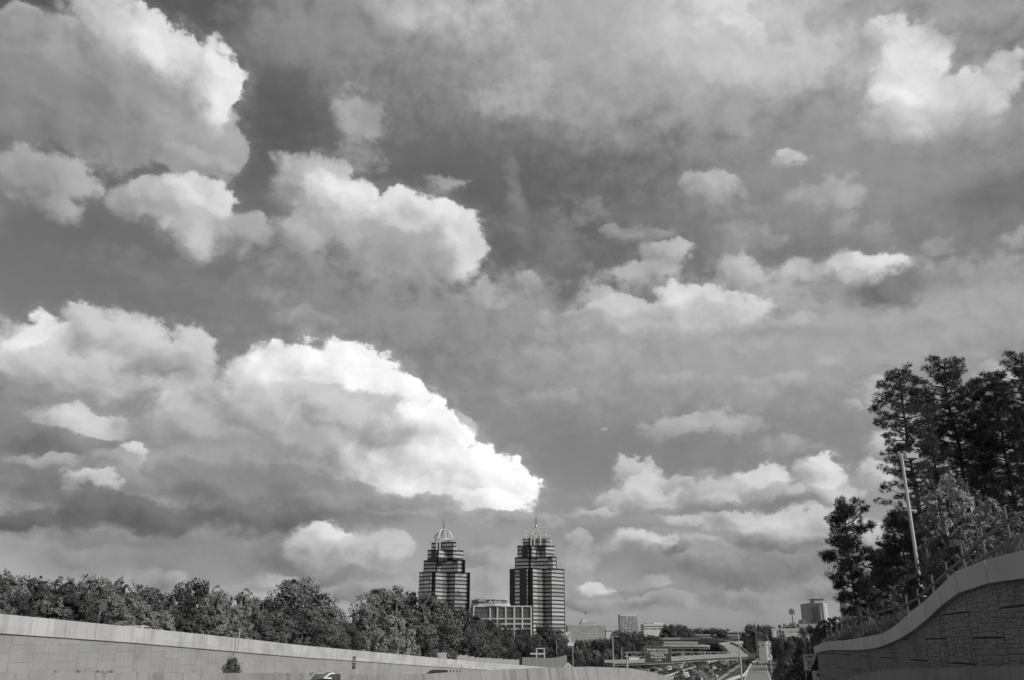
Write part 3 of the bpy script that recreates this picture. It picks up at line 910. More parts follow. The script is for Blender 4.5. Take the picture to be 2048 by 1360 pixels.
# ------------------------------------------------------------------ right retaining wall: cast ashlar panels under a stepped coping
rwall = thing('retaining_wall', RW.pt(40, 0, -2), 'shaded retaining wall of cast ashlar stone with a rising pale coping', 'wall')
T_NEAR = RW.hit(2048, 1110)[0] - 7.0
stations = [T_NEAR, (T_NEAR + RW.hit(2000, 1116)[0]) / 2 - .6] + sorted(RW.hit(px, 1200)[0] for px in (2000, 1935, 1896, 1860, 1830, 1804, 1784, 1766, 1747, 1731, 1716, 1703, 1692, 1680, 1669, 1658, 1645)) + [R_END]
core = MB()
for a, b in zip(stations, stations[1:]):
    za, zb = [lerp_tab(R_BOT, x) + .25 for x in (a, b)]
    core.hexa([RW.pt(a, -0.5, -4.5), RW.pt(a, -0.03, -4.5), RW.pt(b, -0.03, -4.5), RW.pt(b, -0.5, -4.5),
               RW.pt(a, -0.5, za), RW.pt(a, -0.03, za), RW.pt(b, -0.03, zb), RW.pt(b, -0.5, zb)])
core.build('wall_core', MT['panel_dark'], rwall)
for a, b in zip(stations, stations[1:]):
    a2, b2 = a + .03, b - .03
    hexa_seg(RW, a2, b2, -0.45, 0.22, [lerp_tab(R_BOT, x) for x in (a2, b2)], [lerp_tab(R_TOP, x) for x in (a2, b2)]).build('coping', MT['coping_shade'], rwall)
stones = []
NP = int((R_END - T_NEAR) / 3.0)
for c in range(NP + 1):
    t0 = R_END - 3.0 * (c + 1); t1 = min(t0 + 3.0, R_END - 0.25)
    hi = min(lerp_tab(R_BOT, t0), lerp_tab(R_BOT, t1)) + 0.18
    hi2 = max(lerp_tab(R_BOT, t0), lerp_tab(R_BOT, t1)) + 0.18
    for r in range(-1, 8):
        z0 = -3.6 + 1.5 * r + (0.75 if c % 2 else 0); z1 = z0 + 1.5
        if z0 > hi2 or z1 < -2.6: continue
        def cut(tt): return min(z1, lerp_tab(R_BOT, tt) + 0.18)
        if max(cut(t0), cut(t1)) - z0 < 0.1: continue
        a, b = t0 + .03, t1 - .03
        panel = hexa_seg(RW, a, b, -0.05, 0.03, (z0 + .02, z0 + .02), (max(cut(a) - .02, z0 + .05), max(cut(b) - .02, z0 + .05))).build('wall_panel', MT['stone_joint'], rwall)
        def ashlar(s0, s1, q0, q1):
            w, h = s1 - s0, q1 - q0
            if (w < .46 and h < .23 and RNG.random() < .8) or (w < .28 and h < .15):
                top = min(q1, cut(s0), cut(s1))
                if top - q0 > .05: stones.append((s0, s1, q0, top, panel))
            elif w > h * RNG.uniform(1.3, 2.6):
                m = s0 + w * RNG.uniform(.32, .68); ashlar(s0, m, q0, q1); ashlar(m, s1, q0, q1)
            else:
                m = q0 + h * RNG.uniform(.34, .66); ashlar(s0, s1, q0, m); ashlar(s0, s1, m, q1)
        ashlar(a + .005, b - .005, z0 + .018, z1 - .018)
def stone_verts(s0, s1, z0, z1):
    j = [RNG.uniform(-.006, .006) for _ in range(8)]
    g, f = 0.008, RNG.uniform(0.045, 0.068)
    e = min(.016, (s1 - s0) * .2, (z1 - z0) * .2)
    back = [(s0 + g, z0 + g), (s1 - g, z0 + g), (s1 - g, z1 - g), (s0 + g, z1 - g)]
    front = [(s0 + g + e + j[0], z0 + g + e + j[1]), (s1 - g - e + j[2], z0 + g + e + j[3]), (s1 - g - e + j[4], z1 - g - e + j[5]), (s0 + g + e + j[6], z1 - g - e + j[7])]
    return [RW.pt(a, 0.031, b) for a, b in back] + [RW.pt(a, f, b) for a, b in front]
SF = [(4, 5, 6, 7), (0, 1, 5, 4), (1, 2, 6, 5), (2, 3, 7, 6), (3, 0, 4, 7)]
def shown(s):
    p = RW.pt((s[0] + s[1]) / 2, 0, (s[2] + s[3]) / 2)
    yf = p.y * math.cos(PITCH) + p.z * math.sin(PITCH)
    px = 1024 + FPX * p.x / yf; py = 680 - FPX * (p.z * math.cos(PITCH) - p.y * math.sin(PITCH)) / yf
    return (s[1] - s[0]) * (s[3] - s[2]) / (p.y ** 3) if px < 2060 and py < 1345 else 0
stones.sort(key=shown, reverse=True)
for s in stones[:300]:
    MB().add(stone_verts(*s[:4]), SF).build('stone', MT['stone'], s[4])
b = MB()
for s in stones[300:]:
    b.add(stone_verts(*s[:4]), SF)
tag(b.build('stone_facing', MT['stone'], rwall), kind='stuff')

# ------------------------------------------------------------------ concrete barriers
def barrier(name, label, tops, h, m, seg=3.0, wb=0.6, wt=0.2, group=None):
    """A safety-shape barrier following the given line of its top; cut into cast lengths."""
    tops = [Vector(p) for p in tops]
    root = thing(name, tops[0] - Vector((0, 0, h)), label, 'barrier', group)
    d = [0]
    for a, b_ in zip(tops, tops[1:]): d.append(d[-1] + (b_ - a).length)
    def P(s):
        for i in range(len(tops) - 1):
            if s <= d[i + 1] or i == len(tops) - 2:
                return tops[i].lerp(tops[i + 1], (s - d[i]) / (d[i + 1] - d[i]))
    prof = [(-wb / 2, -h), (-wb / 2, -h + .08), (-wb * .3, -h + .33), (-wt / 2, 0), (wt / 2, 0), (wb * .3, -h + .33), (wb / 2, -h + .08), (wb / 2, -h)]
    n = max(1, round(d[-1] / seg))
    for i in range(n):
        s0, s1 = d[-1] * i / n + .01, d[-1] * (i + 1) / n - .01
        ring = []
        for s in (s0, s1):
            p = P(s); q = P(min(s + .5, d[-1])) - P(max(s - .5, 0)); q.z = 0; q.normalize()
            r = Vector((q.y, -q.x, 0))
            ring += [p + r * a + Vector((0, 0, z)) for a, z in prof]
        k = len(prof)
        MB().add(ring, [tuple(range(k)), tuple(range(k, 2 * k))[::-1]] + [(j, (j + 1) % k, k + (j + 1) % k, k + j) for j in range(k)]).build('barrier_section', MT[m], root)
    return root
crest = [at(px, py, Y) for px, py, Y in ((672, 1348.5, 21.6), (690, 1348.5, 22), (800, 1350, 25), (850, 1348.5, 27), (925, 1342.5, 30), (1000, 1339.5, 33), (1100, 1335, 38), (1180, 1333.2, 42), (1260, 1336.5, 48), (1305, 1345, 53), (1330, 1352.5, 56), (1347, 1361, 60))]
crest += [Vector((15.5, 80, -3.6)), Vector((34, 150, -7.6)), Vector((58, 240, -11.0))]
barrier('concrete_barrier', 'sunlit concrete barrier curving over the crest of the ramp in front', crest, 0.85, 'barrier', 2.0)
barrier('concrete_barrier', 'low stained concrete barrier along the foot of the long left wall', [at(-140, 1345, 23.5), at(0, 1345, 25.5), at(300, 1345.3, 33), at(500, 1346, 39.5), at(616, 1346.5, 45)], 0.85, 'barrier', 3.0)
RB = WallPlane(6.4, 0.0, -1)
barrier('concrete_barrier', 'dark blurred barrier under the shaded stone wall', [Vector(RB.pt(RB.hit(px, py)[0], 0, RB.hit(px, py)[1])) for px, py in ((2200, 1330), (2048, 1332), (1870, 1336), (1789, 1339), (1732, 1346), (1700, 1356), (1690, 1366))], 0.85, 'barrier_dark', 3.5)
rl = [flat(1440, 1372), flat(1462, 1361), flat(1488, 1352.5), flat(1493, 1345), flat(1497, 1337.5), flat(1502, 1330), flat(1508, 1324), flat(1517, 1317.5), flat(1530, 1312)]
barrier('concrete_barrier', 'pale parapet on the outer curve of the distant exit ramp', [p + Vector((0, 0, 1.0)) for p in rl], 1.05, 'coping', 12.0)
barrier('concrete_barrier', 'pale median barrier between the expressway carriageways', [HC + HR * -1.0 + HD * s + Vector((0, 0, 1.0)) for s in range(-120, 700, 60)], 1.05, 'coping', 20.0)

# ================================================================== buildings
def spx(Y): return Y / (FPX / math.cos(PITCH))                       # metres per photo pixel across, near the horizon
def zpx(py, Y, px=1024): return at(px, py, Y).z

def tower(label, Y, tiers, base_z, crown):
    """An office tower of stacked tiers. tiers: (x of left edge, top y, bottom y, walk); the walk lists facets from left to right as
    (L | R | F facing, width in photo pixels, banded or plain)."""
    s = spx(Y)
    X0 = (tiers[0][0] + 55 - 1024) * s
    root = thing('office_tower', (X0, Y, base_z), label, 'skyscraper', 'twin office towers')
    for k, (xl, ty, by, walk) in enumerate(tiers):
        zt = zpx(ty, Y); zb = base_z if by is None else zpx(by, Y)
        pts = [Vector((0, 0))]
        for f, w, _ in walk:
            pts.append(pts[-1] + Vector((w * s, {'L': -w * s, 'R': w * s, 'F': -.32 * w * s}[f])))
        cy = (min(p.y for p in pts) + max(p.y for p in pts)) / 2
        org = Vector(((xl - 1024) * s, Y - cy - 6))
        pts = [p + org for p in pts]
        back = Y + 24 - 3 * k
        poly = [(p.x, p.y) for p in pts] + [(pts[-1].x - 1.0, back), (pts[0].x + 1.0, back)]
        body = MB().prism(poly, zb - (0.5 if by is not None else 0), zt).build('tier', MT['tower_stone'], root)
        # roof parapet, slightly proud
        par = MB()
        for a, b_ in zip(pts, pts[1:]):
            d = (b_ - a).normalized(); n = Vector((d.y, -d.x))
            par.hexa([(*(a - n * .2), zt - .2), (*(a + n * .35), zt - .2), (*(b_ + n * .35), zt - .2), (*(b_ - n * .2), zt - .2),
                      (*(a - n * .2), zt + .9), (*(a + n * .35), zt + .9), (*(b_ + n * .35), zt + .9), (*(b_ - n * .2), zt + .9)])
        par.build('parapet', MT['tower_stone'], body)
        pitch = 7.45 * s * 1.02
        nfl = int((zt - zb) / pitch)
        for (f, w, kind), a, b_ in zip(walk, pts, pts[1:]):
            if kind == 'd': continue
            d = (b_ - a).normalized(); n = Vector((d.y, -d.x))
            a2, b2 = a + d * .35, b_ - d * .35
            L = (b2 - a2).length
            npane = max(1, round(L / 3.2))
            # one storey of this facet: a strip of panes with thin mullion gaps
            g = MB()
            for i in range(npane):
                p, q = a2 + d * (L * i / npane + .07), a2 + d * (L * (i + 1) / npane - .07)
                g.hexa([(*(p - n * .1), 0), (*(p + n * .25), 0), (*(q + n * .25), 0), (*(q - n * .1), 0),
                        (*(p - n * .1), pitch * .64), (*(p + n * .25), pitch * .64), (*(q + n * .25), pitch * .64), (*(q - n * .1), pitch * .64)])
            me = g.mesh('window_band', MT['tower_glass'])
            for fl in range(nfl):
                o = link('window_band', me, body)
                o.location.z = zt - pitch * (fl + 1) + pitch * 0.12
    crown(root, Y, s)
    return root
def P2(px, py, Y): return at(px, py, Y)
def crown_king(root, Y, s):
    b = MB()
    def fr(x0, x1, y0, y1, yo, w=1.6, legs=True):
        p, q, r, t = P2(x0, y0, Y + yo), P2(x1, y0, Y + yo), P2(x0, y1, Y + yo), P2(x1, y1, Y + yo)
        b.bar(p, q, w); b.bar(p, r, w); b.bar(q, t, w)
    root_f = []
    for yo in (-18, 10):
        fr(1044, 1102.5, 1072, 1092, yo); fr(1044, 1102, 1076, 1080, yo, 1.1)
    for x in (1062.5, 1069, 1081): b.bar(P2(x, 1066, Y - 19), P2(x, 1091, Y - 19), 1.6)
    for x in (1044, 1102.5): b.bar(P2(x, 1072, Y - 18), P2(x, 1072, Y + 10), 1.6)
    b.build('roof_frame', MT['steel'], root)
    b = MB()
    for yo in (-9, 6):
        for x0, x1, y0 in ((1052.5, 1066, 1057), (1079, 1092.5, 1056)):
            p = [P2(x0, y0, Y + yo), P2(x1, y0, Y + yo), P2(x0, 1079, Y + yo), P2(x1, 1079, Y + yo)]
            b.bar(p[0], p[1], 1.7); b.bar(p[0], p[2], 1.7); b.bar(p[1], p[3], 1.7)
        b.bar(P2(1052.5, 1063, Y + yo), P2(1092.5, 1063, Y + yo), .9)
    for x in (1052.5, 1066, 1079, 1092.5): b.bar(P2(x, 1057, Y - 9), P2(x, 1057, Y + 6), 1.0)
    b.build('square_arch', MT['steel'], root)
    b = MB()
    for x in (1065.5, 1071.5, 1079): b.bar(P2(x, 1050, Y - 3), P2(x, 1080, Y - 3), 1.0)
    b.bar(P2(1064.5, 1050.5, Y - 3), P2(1080, 1050.5, Y - 3), 1.7); b.bar(P2(1065, 1055, Y - 3), P2(1080, 1055, Y - 3), .8)
    b.tube([P2(1072, 1055, Y - 3), P2(1072, 1049, Y - 3)], 1.6)
    b.build('spire_cage', MT['steel'], root)
    MB().tube([P2(1072, 1053, Y - 3), P2(1072, 1040, Y - 3), P2(1072, 1029, Y - 3)], [0.75, 0.5, 0.25], 6).build('spire', MT['darksteel'], root)
def crown_queen(root, Y, s):
    b = MB()
    for yo in (-18, 10):
        p = [P2(859, 1081, Y + yo), P2(914, 1079, Y + yo)]
        b.bar(p[0], p[1], 1.7)
        b.bar(p[0], P2(859, 1087, Y + yo), 1.7); b.bar(p[1], P2(914, 1101, Y + yo), 1.7)
    for x in (873.5, 880): b.bar(P2(x, 1079, Y - 19), P2(x, 1100, Y - 19), 1.6)
    for x in (859, 914): b.bar(P2(x, 1080, Y - 18), P2(x, 1080, Y + 10), 1.6)
    b.build('roof_frame', MT['steel'], root)
    c = P2(887, 1080, Y - 3)
    R = 19.5 * s; H = zpx(1059.5, Y) - c.z
    for k in range(8):
        a = 2 * math.pi * (k + .35) / 8
        pts = [c + Vector((math.cos(a) * R * math.cos(e), math.sin(a) * R * math.cos(e), H * math.sin(e))) for e in [math.radians(x) for x in (0, 15, 30, 45, 58, 70, 80, 88)]]
        MB().tube([pts[0] - Vector((0, 0, 4))] + pts, 0.85, 6).build('dome_rib', MT['steel'], root)
    MB().tube([c + Vector((math.cos(2 * math.pi * k / 24) * R, math.sin(2 * math.pi * k / 24) * R, 0)) for k in range(25)], .8, 6).build('dome_ring', MT['steel'], root)
    MB().tube([c + Vector((0, 0, H - .5)), c + Vector((0, 0, H + 5)), P2(887, 1040, Y - 3)], [0.75, 0.5, 0.25], 6).build('spire', MT['darksteel'], root)

KY, QY = 1100.0, 1160.0
tower('dark banded office tower with stacked square frames and a spire on its roof', KY, [
    (1019, 1139, None, [('L', 11, 'd'), ('L', 10, 'g'), ('L', 13, 'd'), ('R', 4.5, 'g'), ('L', 8, 'd'), ('R', 24, 'g'), ('L', 14, 'g'), ('R', 27, 'g'), ('L', 1, 'd')]),
    (1030, 1116, 1139, [('L', 1, 'd'), ('F', 28, 'g'), ('L', 3, 'd'), ('R', 7, 'g'), ('F', 29, 'g'), ('L', 8, 'g'), ('R', 8, 'g'), ('L', 1, 'd')]),
    (1035, 1093, 1117, [('L', 10, 'g'), ('L', 11, 'd'), ('R', 2.5, 'g'), ('L', 5, 'd'), ('R', 19, 'g'), ('L', 10, 'g'), ('R', 19, 'g')]),
    (1043, 1078, 1094, [('F', 18, 'g'), ('L', 6, 'd'), ('F', 26, 'g'), ('R', 9, 'g')]),
], ZH, crown_king)
tower('dark banded office tower with a ribbed open dome and spire on its roof', QY, [
    (834, 1146, None, [('L', 10, 'g'), ('L', 14, 'g'), ('R', 5, 'g'), ('L', 6.5, 'd'), ('R', 25, 'g'), ('L', 13.5, 'g'), ('R', 25, 'g'), ('L', 5, 'd')]),
    (842, 1122, 1146, [('L', 1, 'd'), ('F', 26, 'g'), ('L', 2, 'd'), ('R', 7, 'g'), ('F', 26, 'g'), ('L', 9, 'g'), ('R', 10, 'g'), ('L', 5, 'd')]),
    (850, 1102, 1124, [('L', 9, 'g'), ('L', 10, 'd'), ('R', 2, 'g'), ('L', 3, 'd'), ('R', 20, 'g'), ('L', 9, 'g'), ('R', 20, 'g')]),
    (857, 1087, 1103, [('F', 16, 'g'), ('L', 6, 'd'), ('F', 24, 'g'), ('R', 9, 'g')]),
], ZH, crown_queen)

# white office between the towers
Y = 880.0; s = spx(Y)
eo = thing('office_building', ((1000 - 1024) * s, Y, ZH), 'white-framed glass office with a lettered rooftop sign between the towers', 'office building')
def X(px, Y_=None): return (px - 1024) * spx(Y_ or Y)
def Z(py): return zpx(py, Y)
MB().box(X(939), X(1063), Y + 2, Y + 40, ZH, Z(1214)).build('building_core', MT['mullion'], eo)
cols = [946.5, 980, 994.5, 1011.5, 1028.5, 1045, 1063]
rws = [(1214, 1236), (1239, 1246.5), (1249, 1257), (1259, 1275)]
for c0, c1 in zip(cols, cols[1:]):
    for r0, r1 in rws:
        n = max(2, round((c1 - c0) / 3.2))
        gl = MB()
        for i in range(n):
            a, b = X(c0 + 1) + (X(c1 - 1) - X(c0 + 1)) * i / n, X(c0 + 1) + (X(c1 - 1) - X(c0 + 1)) * (i + 1) / n
            for j in range(2 if r1 - r0 > 12 else 1):
                zz0, zz1 = Z(r1), Z(r0)
                m0, m1 = (zz0, zz1) if r1 - r0 <= 12 else ((zz0, zz0 + (zz1 - zz0) * .47) if j == 0 else (zz0 + (zz1 - zz0) * .52, zz1))
                gl.box(a + .12, b - .12, Y + 1.4, Y + 2.0, m0, m1)
        gl.build('window_bay', MT['office_glass'], eo)
for c in cols: block('column', 'office', (X(c), Y + .9, (Z(1212) + ZH) / 2), (2.6 * s, 1.6, Z(1212) - ZH), eo)
for r in (1212.5, 1237.5, 1247.8, 1258): block('floor_band', 'office', (X(1005), Y + .75, Z(r)), (118 * s, 1.3, 2.2 * s), eo)
pent = MB().prism([(X(939), Y + 8), (X(956), Y + 1), (X(990), Y - 1.5), (X(1014), Y + 1), (X(1020), Y + 6), (X(1020), Y + 26), (X(939), Y + 26)], Z(1212), Z(1207)).build('penthouse', MT['office'], eo)
MB().prism([(X(941), Y + 9), (X(958), Y + 3), (X(990), Y + .6), (X(1010), Y + 3), (X(1014), Y + 8), (X(1014), Y + 24), (X(941), Y + 24)], Z(1207), Z(1199.5)).build('sign_drum', MT['mullion'], eo)
MB().prism([(X(947), Y + 8), (X(958), Y + 2), (X(990), Y - .2), (X(1011), Y + 2.2), (X(1015), Y + 8), (X(1015), Y + 25), (X(947), Y + 25)], Z(1199.3), Z(1198)).build('roof_edge', MT['office'], eo)
MB().box(X(955), X(971), Y + 1.0, Y + 2.5, Z(1202.5), Z(1200.8)).build('roof_fascia', MT['office'], eo)
lettering('EarthLink', 7.2 * s, (X(991), Y - 0.1, Z(1203.3)), 'sign_white', eo, 0, 0.92, 0.05)
MB().bar((X(977), Y - .1, Z(1206)), (X(981), Y - .1, Z(1200)), .5).build('logo_stroke', MT['sign_white'], eo)

def slab_block(name, label, cat, x0, x1, top, Y, rows, cols, m, wm, wy0, wy1, ww, wh, depth=30, extra=None, base=ZH):
    """A plain far building with its windows set one by one in the front."""
    s = spx(Y)
    r = thing(name, ((x0 + x1) / 2 * s - 1024 * s, Y, base), label, cat)
    f = lambda px: (px - 1024) * s
    z = lambda py: zpx(py, Y)
    MB().box(f(x0), f(x1), Y, Y + depth, base, z(top)).build('wall', MT[m], r)
    for i in range(rows):
        for j in range(cols):
            py = wy0 + (wy1 - wy0) * i / max(1, rows - 1); px = x0 + (x1 - x0) * (j + .5) / cols
            block('window', wm if RNG.random() < .8 else 'window_pale', (f(px), Y - .05, z(py)), (ww * s, .5, wh * s), r)
    if extra: extra(r, f, z, s, Y)
    return r
def ex_hosp(r, f, z, s, Y):
    MB().box(f(1163), f(1193), Y + 4, Y + 26, z(1249), z(1243.5)).build('roof_storey', MT['brick'], r)
    MB().box(f(1166), f(1177), Y + 8, Y + 20, z(1243.5), z(1237)).build('lift_tower', MT['brick_pale'], r)
    MB().box(f(1134.5), f(1213.5), Y - .4, Y - .02, z(1251), z(1249.2)).build('cornice', MT['brick_pale'], r)
slab_block('hospital_block', 'long grey brick block with a stepped roof and flag', 'building', 1135, 1213, 1249, 1150, 5, 15, 'brick', 'window_pale', 1253, 1271, 2.6, 2.3, extra=ex_hosp)
Y = 1160; fl = thing('flag', at(1168, 1238, Y), 'flag flying on a thin pole above the grey brick block', 'flag')
MB().tube([at(1168, 1238, Y), at(1168.5, 1224, Y)], .12, 5).build('pole', MT['galv'], fl)
b = MB()
p0 = at(1168.5, 1224.3, Y)
for i in range(6):
    for j in range(2):
        b.v.append((p0.x + i * .5, p0.y + math.sin(i * 1.1) * .35, p0.z - j * 1.7 + math.sin(i * .9) * .25))
b.f = [(2 * i, 2 * i + 2, 2 * i + 3, 2 * i + 1) for i in range(5)]
fc = b.build('cloth', MT['mullion'], fl); so = fc.modifiers.new('thickness', 'SOLIDIFY'); so.thickness = .03
def ex_white(r, f, z, s, Y):
    MB().box(f(1248), f(1268), Y + 6, Y + 20, z(1229), z(1226.8)).build('roof_plant', MT['brick'], r)
    for j in range(13):
        px = 1243 + 34 * j / 12
        block('pier', 'brick_pale', (f(px), Y - .25, (z(1231) + ZH) / 2), (.9 * s, .5, z(1231) - ZH), r)
slab_block('white_tower_block', 'tall pale block with close rows of narrow dark windows', 'building', 1243, 1277, 1229, 1300, 9, 12, 'brick_pale', 'window', 1233, 1260, 1.3, 2.0, extra=ex_white)
def ex_low(r, f, z, s, Y):
    MB().box(f(1310), f(1330), Y + 6, Y + 20, z(1248), z(1245.5)).build('roof_plant', MT['brick_pale'], r)
    MB().box(f(1292), f(1298), Y + 6, Y + 14, z(1248), z(1246.3)).build('roof_fan', MT['mullion'], r)
slab_block('low_office_block', 'wide low pale block with two rows of small windows', 'building', 1289, 1335, 1248, 1250, 2, 18, 'brick_pale', 'window', 1252.5, 1257.5, 1.3, 2.2, extra=ex_low)
slab_block('small_white_building', 'small white block with four square windows at the foot of the dark tower', 'building', 1131, 1142, 1264, 700, 2, 2, 'office', 'window', 1270, 1274, 2.2, 2.0, depth=12)
slab_block('flat_roofed_building', 'small flat grey building beyond the trees near the brick block', 'building', 1213, 1226, 1259, 1000, 1, 5, 'brick_pale', 'window', 1262, 1264, 1.4, 1.6, depth=15)
# slim tower far right, two faces
Y = 900.0; s = spx(Y)
ft = thing('office_tower', (X(1650), Y, ZH), 'distant rounded office tower with pale bands beside the lone pine', 'skyscraper')
poly = [(X(1627), Y + 8), (X(1630), Y + 2), (X(1640), Y - 2), (X(1651), Y - 5), (X(1653), Y - 4), (X(1672), Y + 14), (X(1668), Y + 30), (X(1628), Y + 30)]
MB().prism(poly, ZH, Z(1206)).build('shaft', MT['brick'], ft)
MB().box(X(1638), X(1657), Y, Y + 14, Z(1206), Z(1198.5)).build('roof_plant', MT['brick'], ft)
MB().box(X(1636.5), X(1658), Y - 1, Y + 15, Z(1198.5), Z(1197.3)).build('roof_cap', MT['mullion'], ft)
MB().box(X(1614), X(1629), Y + 3, Y + 20, ZH, Z(1239)).build('podium', MT['brick'], ft)
a, b_ = Vector((X(1653.3), Y - 3.6)), Vector((X(1671.8), Y + 13.8)); d = (b_ - a).normalized(); n = Vector((d.y, -d.x))
for i in range(11):
    z0 = Z(1208 + 3.4 * i); g = MB()
    g.hexa([(*(a - n * .1), z0 - 1.0), (*(a + n * .5), z0 - 1.0), (*(b_ + n * .5), z0 - 1.0), (*(b_ - n * .1), z0 - 1.0), (*(a - n * .1), z0), (*(a + n * .5), z0), (*(b_ + n * .5), z0), (*(b_ - n * .1), z0)])
    g.build('floor_band', MT['office'], ft)
for i, px in enumerate((1630.5, 1634, 1640, 1646)):
    block('window_strip', 'window' if i != 3 else 'window_pale', (X(px), Y - .2 - 1.2 * min(i, 3), (Z(1212) + Z(1245)) / 2), (.9 * s, 1.2, Z(1212) - Z(1245)), ft)
slab_block('office_block', 'pale office block glimpsed behind the trunk of the lone pine', 'building', 1702, 1719, 1183, 700, 7, 3, 'brick', 'window_pale', 1187, 1222, 2.4, 2.4, depth=14)
Y = 520.0; s = spx(Y)
cp = thing('footbridge', (X(1620), Y, Z(1280)), 'flat concrete footbridge deck behind the billboard and shrubs', 'bridge')
MB().box(X(1602), X(1648), Y, Y + 5, Z(1255), Z(1247.5)).build('deck', MT['bridge'], cp)
for px in (1606, 1626, 1646): MB().box(X(px) - .6, X(px) + .6, Y + 1.5, Y + 3, ZH, Z(1255)).build('pier', MT['bridge'], cp)
# white building by the exit ramp
Y = 760.0; s = spx(Y)
wb = thing('white_building', (X(1530), Y, ZH), 'white building with one sunlit face at the end of the exit ramp', 'building')
poly = [(X(1517), Y + 1.2), (X(1532), Y), (X(1547.5), Y + 8), (X(1534), Y + 18)]
MB().prism(poly, ZH, Z(1283)).build('wall', MT['stucco'], wb)
MB().prism([(x + (x - X(1532)) * .02, y + (y - Y - 8) * .03) for x, y in poly], Z(1283), Z(1282)).build('parapet', MT['stucco'], wb)
for px, py, yy in ((1527, 1290, .4), (1518.5, 1293, 1.0), (1536, 1290, 2.0), (1544.5, 1290, 6.4)):
    block('window', 'window', (X(px), Y + yy, Z(py)), (1.4 * s, .6, 3 * s), wb, math.radians(-11 if px < 1532 else 52))

# sound wall stepping down beyond the left wall
Y = 400.0; s = spx(Y)
sw = thing('sound_wall', (X(960), Y, ZH), 'concrete sound wall stepping down beyond the end of the long left wall', 'wall')
steps = [(836, 1313), (848, 1309.5), (858, 1306.5), (866, 1307), (872, 1305.3), (884, 1305), (895, 1305.3), (908, 1308), (921, 1310.5), (934, 1313), (947, 1315), (957, 1315.5), (968, 1316), (979, 1317), (990, 1317), (1003, 1318.5), (1015, 1319), (1027, 1319.5), (1037, 1320)]
def sw_y(px):                                    # it follows the left wall a little way behind
    k = (px - 1024) / (FPX / math.cos(PITCH)); t_ = (k * LW.y0 - LW.x0) / (DX - k * DY)
    return LW.y0 + DY * t_ + 24
for (x0, y0), (x1, y1) in zip(steps, steps[1:]):
    ya, yb = sw_y(x0), sw_y(x1)
    zt = at((x0 + x1) / 2, y0, (ya + yb) / 2).z
    pa, pb = Vector((at(x0, y0, ya).x, ya, 0)), Vector((at(x1, y0, yb).x, yb, 0))
    dd = (pb - pa).normalized(); pa += dd * .03; pb -= dd * .03; nn = Vector((dd.y, -dd.x, 0)) * (.2 + RNG.uniform(0, .05))
    MB().hexa([(*(pa + nn).xy, ZH), (*(pb + nn).xy, ZH), (*(pb - nn).xy, ZH), (*(pa - nn).xy, ZH), (*(pa + nn).xy, zt), (*(pb + nn).xy, zt), (*(pb - nn).xy, zt), (*(pa - nn).xy, zt)]).build('wall_panel', MT['soundwall'], sw)
sw2 = thing('sound_wall', (X(1090), Y - 30, ZH), 'concrete sound wall section rising to the right of the dark gap post', 'wall')
Y = 370.0; s = spx(Y)
rise = [(1044, 1314.5), (1054, 1314.5), (1064, 1315), (1074, 1315), (1084, 1315.5), (1093, 1316), (1101, 1316), (1109, 1315.5), (1117, 1313.8), (1125, 1312), (1133.5, 1310)]
for (x0, y0), (x1, y1) in zip(rise, rise[1:]):
    a, b_ = X(x0) + .03, X(x1) - .03
    MB().hexa([(a, Y - .2, ZH), (b_, Y - .2, ZH), (b_, Y + .2, ZH), (a, Y + .2, ZH), (a, Y - .2, Z(y0)), (b_, Y - .2, Z(y1)), (b_, Y + .2, Z(y1)), (a, Y + .2, Z(y0))]).build('wall_panel', MT['soundwall'], sw2)
gp = thing('gap_post', (X(1040), Y + 5, ZH), 'dark post closing the gap between the two sound walls', 'post')
MB().box(X(1037.5), X(1043), Y + 4, Y + 5, ZH, Z(1306)).build('shaft', MT['darksteel'], gp)
MB().box(X(1036.8), X(1043.7), Y + 3.9, Y + 5.1, Z(1306), Z(1304.8)).build('cap', MT['darksteel'], gp)
# pale open frame above the sound wall
Y = 430.0; s = spx(Y)
pf = thing('entrance_canopy', (X(1078), Y, ZH), 'pale open concrete frame standing above the sound wall', 'canopy')
for px in (1073, 1088.5): MB().box(X(px) - .28, X(px) + .28, Y - .3, Y + .3, ZH, Z(1298)).build('post', MT['office'], pf)
MB().box(X(1071.5), X(1090), Y - .5, Y + 3, Z(1298), Z(1296)).build('top_beam', MT['office'], pf)
MB().box(X(1060), X(1088), Y - .35, Y + .35, Z(1309), Z(1306)).build('cross_beam', MT['office'], pf)

